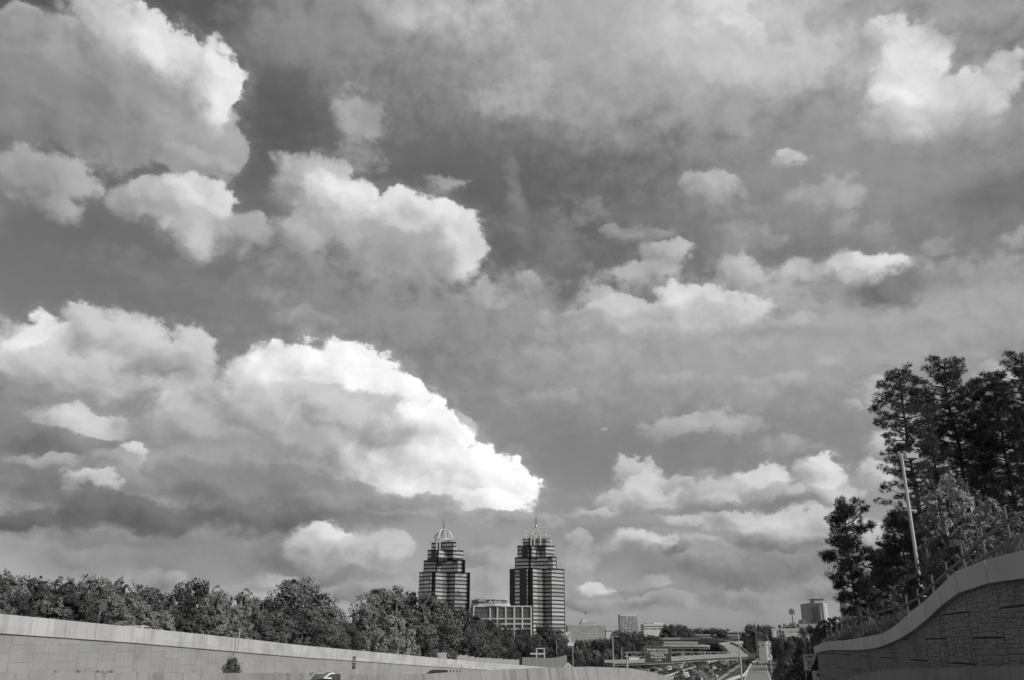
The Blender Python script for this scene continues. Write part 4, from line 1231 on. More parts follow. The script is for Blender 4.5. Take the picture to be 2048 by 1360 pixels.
# ================================================================== bridges
def deck(label, pts, th, w, m='bridge', piers=(), name='overpass'):
    """pts: (px, top y, Y); th: depth of parapet and girder in metres."""
    P = [at(*p) for p in pts]
    r = thing(name, (P[0].x, P[0].y, ZH), label, 'bridge')
    def strip(nm, z0, z1, o0, o1, mm):
        b = MB()
        for i, p in enumerate(P):
            d = P[min(i + 1, len(P) - 1)] - P[max(i - 1, 0)]; d.z = 0; d.normalize()
            q = Vector((-d.y, d.x, 0))
            if q.y < 0: q = -q
            for o, z in ((o0, z0), (o1, z0), (o1, z1), (o0, z1)): b.v.append(tuple(p + q * o + Vector((0, 0, z))))
        for i in range(len(P) - 1):
            for k in range(4): b.f.append((4 * i + k, 4 * i + (k + 1) % 4, 4 * i + 4 + (k + 1) % 4, 4 * i + 4 + k))
        b.f += [(0, 1, 2, 3), tuple(4 * (len(P) - 1) + k for k in (3, 2, 1, 0))]
        return b.build(nm, MT[mm], r)
    strip('parapet', -1.0, 0, 0, .3, m); strip('parapet', -1.0, 0, w - .3, w, m)
    strip('deck', -1.35, -1.0, -.25, w + .25, m)
    strip('girder', -th, -1.35, .55, w - .55, m)
    for px, topy, Y_ in piers:
        p = at(px, topy, Y_); 
        MB().tube([(p.x, p.y + w / 2, ZH), (p.x, p.y + w / 2, p.z - th - 1.2)], .9, 10).build('pier', MT[m], r)
        MB().hexa([(p.x - 1, p.y + w / 2 - 1.5, p.z - th - 1.6), (p.x + 1, p.y + w / 2 - 1.5, p.z - th - 1.6), (p.x + 1, p.y + w / 2 + 1.5, p.z - th - 1.6), (p.x - 1, p.y + w / 2 + 1.5, p.z - th - 1.6),
                   (p.x - 1, p.y + .7, p.z - th - .02), (p.x + 1, p.y + .7, p.z - th - .02), (p.x + 1, p.y + w - .7, p.z - th - .02), (p.x - 1, p.y + w - .7, p.z - th - .02)]).build('pier_cap', MT[m], r)
    return r
deck('long low overpass crossing the expressway behind the green sign', [(1228, 1321, 412), (1290, 1319, 416), (1340, 1316.5, 420), (1400, 1312, 426), (1460, 1309, 432), (1512, 1306.5, 438)], 2.3, 12, piers=[(1234, 1321, 412), (1400, 1312, 426), (1401.5, 1312, 432), (1490, 1308, 436)])
deck('curving flyover sweeping down to the right behind the low overpass', [(1320, 1275.3, 640), (1360, 1275.2, 640), (1400, 1275.8, 635), (1431, 1278, 620), (1455, 1282, 595), (1470, 1286, 570), (1482, 1292, 545), (1491, 1299, 520), (1498, 1306, 500)], 3.0, 10, piers=[(1364, 1275.3, 640), (1402, 1276, 635), (1450, 1281, 600)])
deck('middle flyover deck in the shade of the curving flyover', [(1322, 1283, 610), (1360, 1283, 612), (1396, 1283.5, 614)], 2.2, 9, piers=[(1366, 1283, 612)])
deck('lower flyover deck just above the sign with a shaded underside', [(1336, 1288.6, 560), (1370, 1288.6, 562), (1402, 1289, 564), (1420, 1290, 566)], 2.4, 9, piers=[(1365, 1288.6, 562), (1374, 1288.6, 572), (1410, 1289.5, 565)])
deck('far level overpass below the distant treeline', [(1383, 1268, 930), (1460, 1269, 930), (1530, 1271.5, 930)], 3.4, 14, piers=[(1440, 1268.7, 930), (1500, 1270, 930)])

# ================================================================== trees and plants
def rvec(r):
    z = r.uniform(-1, 1); a = r.uniform(0, 2 * math.pi); q = math.sqrt(1 - z * z)
    return Vector((q * math.cos(a), q * math.sin(a), z))
def quad_leaf(b, c, n, size, r):
    """A small folded leaf spray at c facing roughly n."""
    n = n.normalized()
    u = n.cross(rvec(r))
    if u.length < .05: u = n.orthogonal()
    u.normalize(); v = n.cross(u)
    k = len(b.v)
    a, w = size * r.uniform(.7, 1.3), size * r.uniform(.45, .8)
    b.v += [tuple(c - u * a * .5), tuple(c + v * w * .5 - n * size * .12), tuple(c + u * a * .5), tuple(c - v * w * .5 - n * size * .12)]
    b.f.append((k, k + 1, k + 2, k + 3))
def broad_crown(seed, lobes, leaves, tall=1.0, leaf=.036, spread=.36, low=.18):
    """A crown of unit height (0..1) and half-width ~spread: leaf sprays on the shells of many uneven lobes."""
    r = random.Random(seed)
    L = []
    for i in range(lobes):
        h = low + (0.93 - low) * ((i + .5) / lobes) ** .85
        prof = math.sin(math.pi * min(1, (h - low * .6) / (1.04 - low * .6)) ** .75)
        a = i * 2.4 + r.uniform(-.5, .5)
        d = spread * prof * r.uniform(.25, .9)
        rad = spread * r.uniform(.30, .56) * (.6 + .4 * prof)
        L.append((Vector((math.cos(a) * d, math.sin(a) * d, h)), rad * r.uniform(.8, 1.1), rad))
    b = MB()
    tot = sum(x[1] ** 2 for x in L)
    for c, rx, rz in L:
        m = int(leaves * rx * rx / tot)
        # each lobe is itself a bunch of twigs, which leaves small dark gaps between them
        twigs = [rvec(r) for _ in range(max(7, m // 22))]
        for _ in range(m):
            t = r.choice(twigs)
            d = (t + rvec(r) * .30).normalized()
            q = r.uniform(.74, 1.05)
            p = c + Vector((d.x * rx, d.y * rx, d.z * rz * tall)) * q
            quad_leaf(b, p, d * 1.2 + Vector((0, 0, .2)) + rvec(r) * .5, leaf * 1.2, r)
    return b
def broad_trunk(seed, spread=.36):
    r = random.Random(seed + 99)
    b = MB()
    b.tube([(0, 0, -.02), (.005, 0, .12), (-.008, .006, .35), (.006, 0, .6), (0, 0, .82)], [.026, .019, .015, .010, .004], 7)
    for i in range(7):
        h = r.uniform(.18, .6); a = r.uniform(0, 6.28); d = spread * r.uniform(.5, .8)
        b.tube([(0, 0, h), (math.cos(a) * d * .5, math.sin(a) * d * .5, h + .08), (math.cos(a) * d, math.sin(a) * d, h + .22)], [.009, .006, .002], 5)
    return b
BROAD = {}
def broad(kind):
    if kind not in BROAD:
        seed, m, lobes, leaves, tall, leaf, spread, low = {
            'oak': (3, 'leaf', 20, 11000, .95, .027, .42, .14), 'oak2': (11, 'leaf', 23, 11000, 1., .026, .37, .12), 'round': (5, 'leaf_dark', 17, 10000, 1., .028, .44, .16),
            'poplar': (8, 'leaf_light', 22, 9000, 1.2, .024, .25, .06), 'pale': (21, 'leaf_light', 24, 11000, 1., .026, .34, .06), 'dark': (17, 'leaf_dark', 24, 11000, 1., .027, .39, .10),
            'shrub': (31, 'leaf', 13, 4200, .9, .050, .60, .04), 'dshrub': (37, 'leaf_dark', 13, 4200, .9, .050, .62, .04), 'sapling': (41, 'leaf_light', 26, 6500, 1.1, .022, .27, .05)}[kind]
        BROAD[kind] = (broad_crown(seed, lobes, leaves, tall, leaf, spread, low).mesh(kind + '_crown', MT[m]), broad_trunk(seed, spread).mesh(kind + '_trunk', MT['bark']))
    return BROAD[kind]
def tree(kind, px, top, Y, base, label, group, wide=1.0, name='leafy_tree', cat='tree'):
    p = at(px, top, Y)
    h = (p.z - base) / 0.99
    me, tr = broad(kind)
    o = thing(name, (p.x, Y, base), label, cat, group)
    w = h * wide
    o.scale = (w, w, h)
    o.rotation_euler.z = RNG.uniform(0, 6.28)
    link('crown', me, o, world=False); link('trunk', tr, o, world=False)
    return o
# loblolly pines: tall bare trunk, tufts of needles at the ends of uneven branches
def tuft(b, c, up, size, r, n=11):
    for _ in range(n):
        d = (rvec(r) + up * .55).normalized()
        s = d.cross(rvec(r)).normalized() * size * .034
        e = c + d * size * r.uniform(.65, 1.05)
        k = len(b.v)
        b.v += [tuple(c - s), tuple(c + s), tuple(e)]
        b.f.append((k, k + 1, k + 2))
def pine_mesh(seed, height, radius, start, nbr, dense=1.0):
    r = random.Random(seed)
    trunk, crown, limbs = MB(), MB(), MB()
    bend = [Vector((r.uniform(-.15, .15), r.uniform(-.15, .15), 0)) * (i > 0) for i in range(7)]
    tp = [Vector((0, 0, -1.0 if i == 0 else height * i / 6)) + bend[i] for i in range(7)]
    trunk.tube(tp, [.24 * height / 20 * (1.12 - i / 6.2) for i in range(7)], 9)
    for i in range(nbr):
        f = i / (nbr - 1)
        h = height * (start + (0.985 - start) * f)
        prof = math.sin(math.pi * (f * .66 + .20)) ** .8
        L = radius * prof * r.uniform(.55, 1.15)
        a = i * 2.39996 + r.uniform(-.4, .4)
        k = min(5, int(h / height * 6)); base = tp[k].lerp(tp[k + 1], h / height * 6 - k) if h > 0 else tp[0]
        base = Vector((base.x, base.y, h))
        d = Vector((math.cos(a), math.sin(a), r.uniform(-.05, .30) + .35 * f)).normalized()
        mid = base + d * L * .5 + Vector((0, 0, -.04 * L)); tip = base + d * L + Vector((0, 0, .10 * L))
        limbs.tube([base, mid, tip], [.05 * height / 20 + .012 * L, .03, .012], 5, False)
        for _ in range(max(2, int((1.1 + .8 * L) * dense))):
            s = r.uniform(.40, 1.0)
            c = base.lerp(mid, s * 2) if s < .5 else mid.lerp(tip, s * 2 - 1)
            c = c + rvec(r) * .22
            R = r.uniform(.30, .55) * (.75 + .1 * L)
            for _ in range(int(25 * R / .45)):                       # a dense rounded pad of needle tufts
                v = rvec(r); v.z = v.z * .55 + .1
                tuft(crown, c + v * R * r.uniform(.6, 1.0), v + Vector((0, 0, .4)), r.uniform(.24, .36), r, 14)
    for _ in range(14):
        tuft(crown, Vector((0, 0, height * .985)) + rvec(r) * .4 + bend[6], Vector((0, 0, 1)), .36, r, 14)
    return crown.mesh('pine_crown', MT['needle']), trunk.mesh('pine_trunk', MT['bark'], True), limbs.mesh('pine_limbs', MT['bark'], True)
PINES = [pine_mesh(51, 22, 3.0, .34, 98, 1.2), pine_mesh(52, 22, 2.4, .50, 58, 1.1), pine_mesh(53, 22, 3.1, .46, 84, 1.2), pine_mesh(54, 12, 2.05, .40, 54, 1.7), pine_mesh(55, 9, 1.9, .05, 76, 1.4)]
def pine(k, px, top, Y, base, label, wide=1.0, group='pines on the bank', rz=None):
    p = at(px, top, Y)
    cr, tr, li = PINES[k]
    H = (22, 22, 22, 12, 9)[k]
    o = thing('pine_tree', (p.x, Y, base), label, 'tree', group)
    sc = (p.z - base) / H
    o.scale = (sc * wide, sc * wide, sc)
    o.rotation_euler.z = RNG.uniform(0, 6.28) if rz is None else rz
    link('crown', cr, o, world=False); link('trunk', tr, o, world=False); link('limbs', li, o, world=False)
    return o
def bank_z(X_, Y_):
    t = (X_ - RW.x0) * DX + (Y_ - RW.y0) * DY
    o = -((X_ - RW.x0) * RW.n.x + (Y_ - RW.y0) * RW.n.y)
    return bank_right(t, max(o, .3)) - .1
for k, px, top, Y, w, lab in (
    (0, 1796, 741, 76, 1.0, 'tall dense pine at the outer edge of the clump, reaching far over the lamp post'),
    (2, 1886, 724, 80, 1.0, 'tall broad pine with a domed top, second in the clump from the lamp post'),
    (1, 1938, 768, 92, 1.0, 'slimmer pine between the domed pine and the dark notch in the clump'),
    (0, 1984, 748, 78, .95, 'tall dark pine standing right of the notch in the clump'),
    (2, 2040, 712, 74, .95, 'tallest pine, at the right frame edge'),
    (1, 1850, 800, 96, .95, 'shadowed pine half hidden behind the two leading pines'),
    (1, 1960, 815, 104, .8, 'thin pine at the back of the clump, its trunk seen against the sky'),
    (1, 2012, 800, 110, .8, 'rearmost pine with a bare trunk seen between the others'),
    (1, 2085, 760, 88, 1.0, 'pine cut by the right frame edge behind the tallest pine')):
    P = at(px, top, Y); pine(k, px, top, Y, bank_z(P.x, Y), lab, w)
for k, px, top, Y, w, lab in (
    (3, 1688, 1008, 98, .88, 'lone pine with a clear trunk standing apart from the clump'),
    (4, 1795, 1030, 80, 1.0, 'bushy young pine directly behind the foot of the lamp post'),
    (4, 1768, 1105, 90, .9, 'low young pine filling the gap beside the lone pine'),
    (4, 1836, 1060, 86, .8, 'young pine in shade under the tall pines')):
    P = at(px, top, Y); pine(k, px, top, Y, bank_z(P.x, Y), lab, w)

# broadleaf trees and shrubs on the bank behind the fence
g = 'shrubs and saplings on the bank'
for kind, px, top, Y, h, w, lab in (
    ('sapling', 1885, 938, 52, 8.0, .8, 'pale leafy sapling in front of the dark pine trunks'),
    ('sapling', 1962, 985, 50, 5.5, .9, 'thin pale sapling near the gap of sky between the trunks'),
    ('shrub', 1930, 1062, 46, 3.2, 1.0, 'leafy shrub behind the upper fence rails'),
    ('shrub', 1868, 1085, 52, 3.2, 1.0, 'leafy shrub between the sapling and the lamp post'),
    ('shrub', 2012, 1040, 40, 3.0, 1.1, 'tall weedy shrub behind the last fence posts'),
    ('dshrub', 1815, 1140, 66, 3.5, 1.0, 'dark shrub at the foot of the young pine'),
    ('shrub', 1795, 1172, 60, 2.0, 1.0, 'low pale shrub left of the lamp post foot'),
    ('dshrub', 1758, 1186, 76, 3.4, 1.0, 'dark rounded bush between the lone pine and the fence'),
    ('shrub', 1728, 1205, 80, 2.4, 1.0, 'small bush right of the lone pine trunk'),
    ('dshrub', 1668, 1238, 90, 2.6, .9, 'dark bush at the foot of the lone pine'),
    ('dshrub', 1648, 1244, 96, 2.6, 1.0, 'dark bush left of the lone pine, above the wall end'),
    ('dshrub', 1745, 1165, 108, 5, .9, 'dark bushy tree behind the lone pine'),
    ('shrub', 1700, 1238, 72, 1.6, 1.2, 'low weedy shrub behind the fence below the lone pine'),
    ('shrub', 1742, 1225, 66, 1.6, 1.3, 'low weedy shrub behind the middle of the lower fence'),
    ('shrub', 1778, 1206, 60, 1.6, 1.3, 'low weedy shrub where the fence begins to climb'),
    ('shrub', 1822, 1160, 54, 1.8, 1.2, 'low weedy shrub left of the lamp post above the climbing fence'),
    ('shrub', 1900, 1092, 44, 2.0, 1.2, 'weedy shrub behind the climbing fence right of the lamp post'),
    ('dshrub', 1780, 1090, 100, 7, 1.0, 'dark bushy tree behind the young pine'),
):
    tree(kind, px, top, Y, at(px, top, Y).z - h, lab, g, w, 'shrub' if 'shrub' in kind else 'leafy_tree', 'shrub' if 'shrub' in kind else 'tree')
# shrubs below the end of the wall and beside the exit ramp
i = 0
SH = [('dshrub', 1622, 1262, 125, 8), ('shrub', 1640, 1266, 112, 6), ('shrub', 1590, 1284, 150, 8), ('shrub', 1574, 1286, 190, 9), ('dshrub', 1606, 1296, 122, 6), ('dshrub', 1585, 1306, 140, 6),
      ('dshrub', 1572, 1312, 185, 8), ('dshrub', 1563, 1326, 205, 7), ('shrub', 1578, 1328, 130, 4), ('dshrub', 1594, 1330, 118, 4), ('dshrub', 1557, 1340, 230, 6), ('dshrub', 1574, 1344, 150, 4), ('dshrub', 1610, 1346, 112, 4), ('dshrub', 1626, 1312, 112, 5)]
for kind, px, top, Y, h in sorted(SH, key=lambda q: q[1]):
    tree(kind, px, top, Y, at(px, top, Y).z - h, 'dark shrub by the exit ramp, %s from the ramp towards the speed sign' % ordinal(i), 'shrubs beside the exit ramp', .55, 'shrub', 'shrub')
    i += 1

# left tree line above the wall: (kind, x, top y, Y, width factor)
LT = [('dark', -40, 1150, 125, 1.1), ('oak2', 8, 1142, 128, 1.0), ('round', 66, 1152, 135, .85), ('dark', 130, 1160, 138, 1.05), ('oak', 192, 1155, 142, 1.0), ('oak2', 243, 1158, 146, .9), ('poplar', 216, 1164, 143, .8),
      ('oak', 298, 1174, 150, .95), ('round', 344, 1190, 156, .9), ('dark', 396, 1163, 158, 1.0), ('poplar', 440, 1172, 160, .9), ('poplar', 488, 1178, 165, .9), ('poplar', 506, 1186, 166, .8), ('dark', 528, 1200, 172, .9),
      ('oak', 595, 1158, 178, 1.15), ('oak2', 652, 1190, 184, .9)]
i = 0
for kind, px, top, Y, w in sorted(LT, key=lambda q: q[1]):
    b0 = lerp_tab(L_TOP, (Y - LW.y0)) - 2.5
    tree(kind, px, top, Y, b0, 'tall tree over the long wall, %s of the back row from the left' % ordinal(i), 'trees behind the long wall', w)
    i += 1
LF = [('oak', -20, 1178, 108, 1.2), ('dark', 40, 1190, 112, 1.2), ('oak2', 105, 1195, 116, 1.2), ('dark', 160, 1188, 118, 1.2), ('oak', 225, 1190, 124, 1.2), ('pale', 275, 1205, 128, 1.1), ('pale', 325, 1222, 132, 1.0), ('dark', 372, 1222, 136, 1.2),
      ('pale', 432, 1190, 138, 1.0), ('pale', 470, 1215, 142, 1.1), ('oak', 520, 1222, 148, 1.2), ('oak2', 560, 1220, 152, 1.2), ('oak', 615, 1215, 158, 1.2), ('oak2', 660, 1235, 166, 1.1), ('dark', 700, 1245, 174, 1.1)]
i = 0
for kind, px, top, Y, w in sorted(LF, key=lambda q: q[1]):
    b0 = lerp_tab(L_TOP, (Y - LW.y0)) - 2.5
    tree(kind, px, top, Y, b0, 'low tree behind the wall coping, %s of the front row from the left' % ordinal(i), 'low trees behind the long wall', w)
    i += 1
# middle wood in front of the towers
LM = [('pale', 733, 1212, 196, .7), ('poplar', 748, 1255, 190, 1.0), ('pale', 712, 1268, 184, 1.0), ('oak', 768, 1176, 225, 1.0), ('oak2', 812, 1180, 232, .9), ('oak', 858, 1188, 245, .9), ('pale', 790, 1232, 205, .8), ('poplar', 818, 1250, 214, .9), ('oak2', 838, 1225, 222, 1.0),
      ('dark', 895, 1210, 262, 1.0), ('dark', 872, 1240, 240, 1.0), ('round', 930, 1218, 280, 1.0), ('dark', 915, 1250, 262, 1.1), ('round', 962, 1236, 300, 1.0), ('dark', 985, 1242, 310, 1.0), ('dark', 950, 1262, 290, 1.1), ('round', 1012, 1252, 330, 1.0), ('dark', 1045, 1258, 345, 1.0),
      ('dark', 1085, 1250, 380, .9), ('round', 1110, 1256, 390, .9), ('dark', 1065, 1270, 365, 1.1), ('dark', 990, 1272, 330, 1.2), ('dark', 1030, 1280, 352, 1.2), ('dark', 1130, 1276, 420, 1.0)]
i = 0
for kind, px, top, Y, w in sorted(LM, key=lambda q: q[1]):
    Y = Y + (110 if px >= 1010 else 70 if px > 925 else 35 if px > 860 else 0)      # all behind the sound wall
    b0 = -9.0 if Y < 300 else ZH
    tree(kind, px, top, Y, b0, 'tree in the wood before the twin towers, %s from its left end' % ordinal(i), 'wood in front of the towers', w)
    i += 1
LC = [(1148, 1290, 430), (1160, 1281, 470), (1176, 1278, 500), (1193, 1279, 480), (1205, 1276, 520), (1222, 1277, 500), (1238, 1262, 640), (1250, 1272, 540), (1262, 1263, 620), (1276, 1262, 600), (1290, 1268, 560), (1303, 1270, 580), (1316, 1274, 600),
      (1168, 1298, 440), (1190, 1300, 450), (1214, 1298, 450), (1238, 1296, 460), (1262, 1294, 470), (1286, 1294, 480), (1310, 1292, 520), (1152, 1306, 420), (1205, 1312, 430)]
i = 0
for px, top, Y in sorted(LC):
    tree(RNG.choice(('dark', 'round', 'dark', 'oak2')), px, top, Y, ZH, 'dark tree left of the guide sign, %s from the right tower' % ordinal(i), 'dark trees left of the green sign', RNG.uniform(.9, 1.2))
    i += 1
LFAR = [(1338, 1251, 820), (1350, 1250, 830), (1362, 1252, 830), (1373, 1257, 840), (1384, 1259, 1000), (1397, 1257, 1010), (1410, 1259, 1010), (1422, 1257, 1000), (1434, 1258, 1010), (1446, 1259.5, 1010), (1458, 1263, 1020), (1468, 1264, 1020), (1480, 1266, 1040), (1492, 1266, 1000),
        (1503, 1250, 800), (1514, 1255, 820), (1530, 1250, 860), (1541, 1255, 860), (1500, 1278, 820), (1558, 1264, 840), (1576, 1250.5, 620), (1566, 1272, 600), (1580, 1284, 500), (1592, 1262, 480), (1442, 1262, 900), (1493, 1288, 600)]
i = 0
for px, top, Y in sorted(LFAR):
    tree(RNG.choice(('dark', 'round')), px, top, Y, ZH, 'far tree beyond the flyovers, %s from the low pale block' % ordinal(i), 'far trees beyond the flyovers', RNG.uniform(1.1, 1.5))
    i += 1
# tall weeds on the bank and tufts along the left barrier
def weeds(name, label, spots, h, parent_none=None):
    b = MB(); r = random.Random(5)
    for p in spots:
        hh = h * r.uniform(.5, 1.3)
        for _ in range(3):
            d = Vector((r.uniform(-.45, .45), r.uniform(-.45, .45), 1)) * hh
            s = Vector((r.uniform(-1, 1), r.uniform(-1, 1), 0)).normalized() * .022 * (1 + p[1] * .02)
            k = len(b.v)
            b.v += [tuple(Vector(p) - s), tuple(Vector(p) + s), tuple(Vector(p) + d)]
            b.f.append((k, k + 1, k + 2))
    return tag(b.build(name, MT['grass']), label, 'grass', kind='stuff')
spots = []
for _ in range(11000):
    t = RNG.uniform(T_NEAR, R_END + 15); o = RNG.uniform(.5, 9)
    spots.append(RW.pt(t, -o, bank_right(t, o) - .05))
weeds('grass', 'tall weeds covering the bank behind the fence', spots, .55)
spots = []
for px in (88, 130, 136, 172, 178, 184, 189, 194, 199, 204):
    for _ in range(4):
        p = at(px + RNG.uniform(-5, 5), 1346, 28 + px * .03); spots.append((p.x, p.y + .8, p.z - .15))
weeds('grass', 'dry tufts of grass growing behind the low left barrier', spots, .20)
tree('dark', 466, 1316, 96, at(466, 1316, 96).z - 2.4, 'small dark bush shape standing in for a shadow on the long wall', None, 1.15, 'shrub', 'shrub')  # leafy mass added in place of a shadow cast on the wall

# ================================================================== street furniture, signs, vehicles
# wooden fence along the top of the right wall
fence = thing('wooden_fence', RW.pt(40, -0.9, 0), 'weathered two-rail wooden fence climbing the bank above the stone wall', 'fence')
ft_ = []
t = T_NEAR + 1.0
while t < R_END + 3:
    tt = min(t, R_END)
    ft_.append((RW.pt(t, -0.95, bank_right(t, .95)), t)); t += 2.45
for p, t in ft_:
    h = 1.42 * RNG.uniform(.93, 1.06)
    lean = Vector((RNG.uniform(-.04, .04), RNG.uniform(-.04, .04), 0))
    MB().tube([p - Vector((0, 0, .4)), p + Vector((0, 0, h)) + lean], [.052, .045], 8).build('post', MT['wood'], fence)
for (p, _), (q, _) in zip(ft_, ft_[1:]):
    for f in (.55, 1.08):
        a, b_ = p + Vector((.07, 0, f + RNG.uniform(-.03, .03))), q + Vector((.07, 0, f + RNG.uniform(-.03, .03)))
        MB().bar(a, b_, .04, .10).build('rail', MT['wood'], fence)
# lamp post on the bank
Y = 58.0
b0 = at(1843, 1185, Y); tp = at(1799, 910, Y); tp.x = b0.x
lp = thing('lamp_post', b0, 'tall square lamp post with a single flat lamp head before the pines', 'lamp post')
H = at(1799, 909, Y).z - b0.z
MB().tube([b0 - Vector((0, 0, 2.0)), b0 + Vector((0, 0, H))], [.125, .10], 8).build('pole', MT['steel'], lp)
MB().tube([b0 - Vector((0, 0, 2.0)), b0 + Vector((0, 0, .35))], .26, 10).build('concrete_foot', MT['coping'], lp)
MB().bar(b0 + Vector((0, 0, H - .12)), b0 + Vector((.45, 0, H - .12)), .08).build('arm', MT['steel'], lp)
hd = MB().box(b0.x + .26, b0.x + 1.06, b0.y - .2, b0.y + .2, b0.z + H - .26, b0.z + H + .06).build('lamp_head', MT['steel'], lp)
MB().box(b0.x + .40, b0.x + .94, b0.y - .16, b0.y + .16, b0.z + H - .284, b0.z + H - .263).build('lens', MT['lamp_glass'], hd)

# plain poles: (x, top y, base y, Y, radius, label, T-arm)
def pole(px, top, base, Y, r, label, m='galv', arm=None, name='utility_pole', cat='pole'):
    p = at(px, top, Y); bz = min(at(px, base, Y).z, p.z - 1)
    o = thing(name, (p.x, Y, bz), label, cat)
    MB().tube([(p.x, Y, bz - 1.5), (p.x, Y, p.z)], [r, r * .7], 8).build('shaft', MT[m], o)
    if arm == 'T':
        MB().bar((p.x - r * 7, Y, p.z - .3), (p.x + r * 9, Y, p.z - .3), r * .8).build('crossarm', MT[m], o)
        for d in (-6, 8): MB().box(p.x + r * d - r, p.x + r * d + r, Y - r, Y + r, p.z - .55, p.z - .3).build('lamp_head', MT['galv'], o)
    elif arm == 'L':
        MB().bar((p.x - r * 12, Y, p.z), (p.x, Y, p.z), r * .7).build('arm', MT[m], o)
        MB().box(p.x - r * 17, p.x - r * 8, Y - r, Y + r, p.z - .25, p.z + .05).build('lamp_head', MT['galv'], o)
    return o
pole(1225, 1271, 1325, 330, .22, 'pale light pole with a crossarm left of the sign gantry', arm='T')
pole(1243, 1297, 1320, 350, .16, 'short pale pole just left of the gantry column')
pole(1476, 1263, 1362, 250, .17, 'tall pale light pole beside the exit ramp', arm='L', name='light_pole')
pole(1511, 1260, 1306, 480, .24, 'leaning wooden utility pole nearest the dark trees by the white building', 'utility')
pole(1535, 1268, 1306, 520, .26, 'wooden utility pole in front of the white building', 'utility')
pole(1540, 1309, 1340, 240, .16, 'short pale pole on the shoulder of the exit ramp')
pole(1145, 1280, 1330, 300, .13, 'thin pole carrying a white box right of the dark tower', 'galv')
pole(793, 1212, 1245, 215, .15, 'pale utility pole standing among the trees left of the towers', 'utility')
pole(849, 1276, 1307, 230, .12, 'thin pale pole in front of the wood at the end of the coping', 'galv')
pole(796, 1298, 1312, 190, .10, 'short white marker pole behind the long coping', 'office')
pole(480, 1256, 1279, 118, .09, 'short sign pole just behind the long wall coping', 'galv')
pole(1113, 1281, 1300, 380, .12, 'thin pale pole before the foot of the right tower', 'galv')
# cell mast
Y = 600.0
p = at(1587, 1258, Y)
cm = thing('cell_mast', (p.x, Y, ZH), 'thin cell mast with antenna arrays above the billboard', 'mast')
top = at(1585, 1217, Y).z
MB().tube([(p.x, Y, ZH), (p.x, Y, top)], [.5, .25], 8).build('shaft', MT['darksteel'], cm)
for py in (1221, 1226, 1248):
    z = zpx(py, Y); a = MB()
    for k in range(6):
        ang = k * math.pi / 3
        x, y = p.x + math.cos(ang) * 1.5, Y + math.sin(ang) * 1.5
        a.box(x - .22, x + .22, y - .2, y + .2, z - .9, z + .9); a.bar((p.x, Y, z), (x, y, z), .14)
    a.build('antenna_array', MT['mullion'], cm)
# white box on the thin pole
Y = 300.0; s = spx(Y)
wbx = thing('box_sign', at(1141, 1292, Y), 'small white box sign mounted on the thin pole', 'sign')
MB().box(X(1135), X(1147), Y - .6, Y - .2, Z(1292), Z(1285)).build('panel', MT['sign_white'], wbx)
MB().box(X(1135.5), X(1146.5), Y - .2, Y - .13, Z(1291.5), Z(1285.5)).build('frame', MT['galv'], wbx)

# overhead sign gantry and the green guide sign
Y = 300.0; s = spx(Y)
gan = thing('sign_gantry', (X(1252), Y, ZH), 'steel truss gantry spanning the expressway ramp behind the guide sign', 'gantry')
for px in (1252.5, 1478): MB().tube([(X(px), Y, ZH), (X(px), Y, Z(1304))], .32, 10).build('column', MT['galv'], gan)
for py in (1304.3, 1313.3):
    for yy in (-.6, .6): MB().bar((X(1248), Y + yy, Z(py)), (X(1480), Y + yy, Z(py)), .18).build('chord', MT['galv'], gan)
n = 26
for i in range(n):
    x0, x1 = X(1249) + (X(1479) - X(1249)) * i / n, X(1249) + (X(1479) - X(1249)) * (i + 1) / n
    z0, z1 = (Z(1304.3), Z(1313.3)) if i % 2 else (Z(1313.3), Z(1304.3))
    MB().bar((x0, Y - .6, z0), (x1, Y - .6, z1), .10).build('brace', MT['galv'], gan)
gs = thing('guide_sign', (X(1313), Y - 1, Z(1326)), 'large dark road sign with white lettering hung on the gantry', 'road sign')
pts = [(1286.5, 1292), (1339, 1292.3), (1340.5, 1326.2), (1288.5, 1326.3)]
pan = MB().box(X(1287.2), X(1340), Y - 1.1, Y - 1.0, Z(1326.3), Z(1292)).build('panel', MT['sign_green'], gs)
for a in ((1287.2, 1340, 1292.6, 1292), (1287.2, 1340, 1326.3, 1325.7)): MB().box(X(a[0]), X(a[1]), Y - 1.13, Y - 1.101, Z(a[2]), Z(a[3])).build('border', MT['galv'], gs)
for px in (1287.2, 1339.5): MB().box(X(px), X(px + .5), Y - 1.132, Y - 1.102, Z(1326.2), Z(1292.1)).build('border', MT['galv'], gs)
for txt, px, py, sz, sq in (('Glenridge Connector', 1313, 1298.8, 6.2, .80), ('Johnson Ferry Rd', 1316, 1304.9, 6.2, .82), ('to', 1293, 1304.2, 3.6, .9), ('Peachtree', 1315, 1309.2, 6.0, .84), ('to', 1302, 1308.6, 3.6, .9), ('Dunwoody Rd', 1314, 1314.3, 6.0, .84), ('1/2  MILE', 1314, 1320.7, 3.6, .9)):
    lettering(txt, sz * s, (X(px), Y - 1.12, Z(py)), 'sign_white', gs, 0, sq, 0.02)

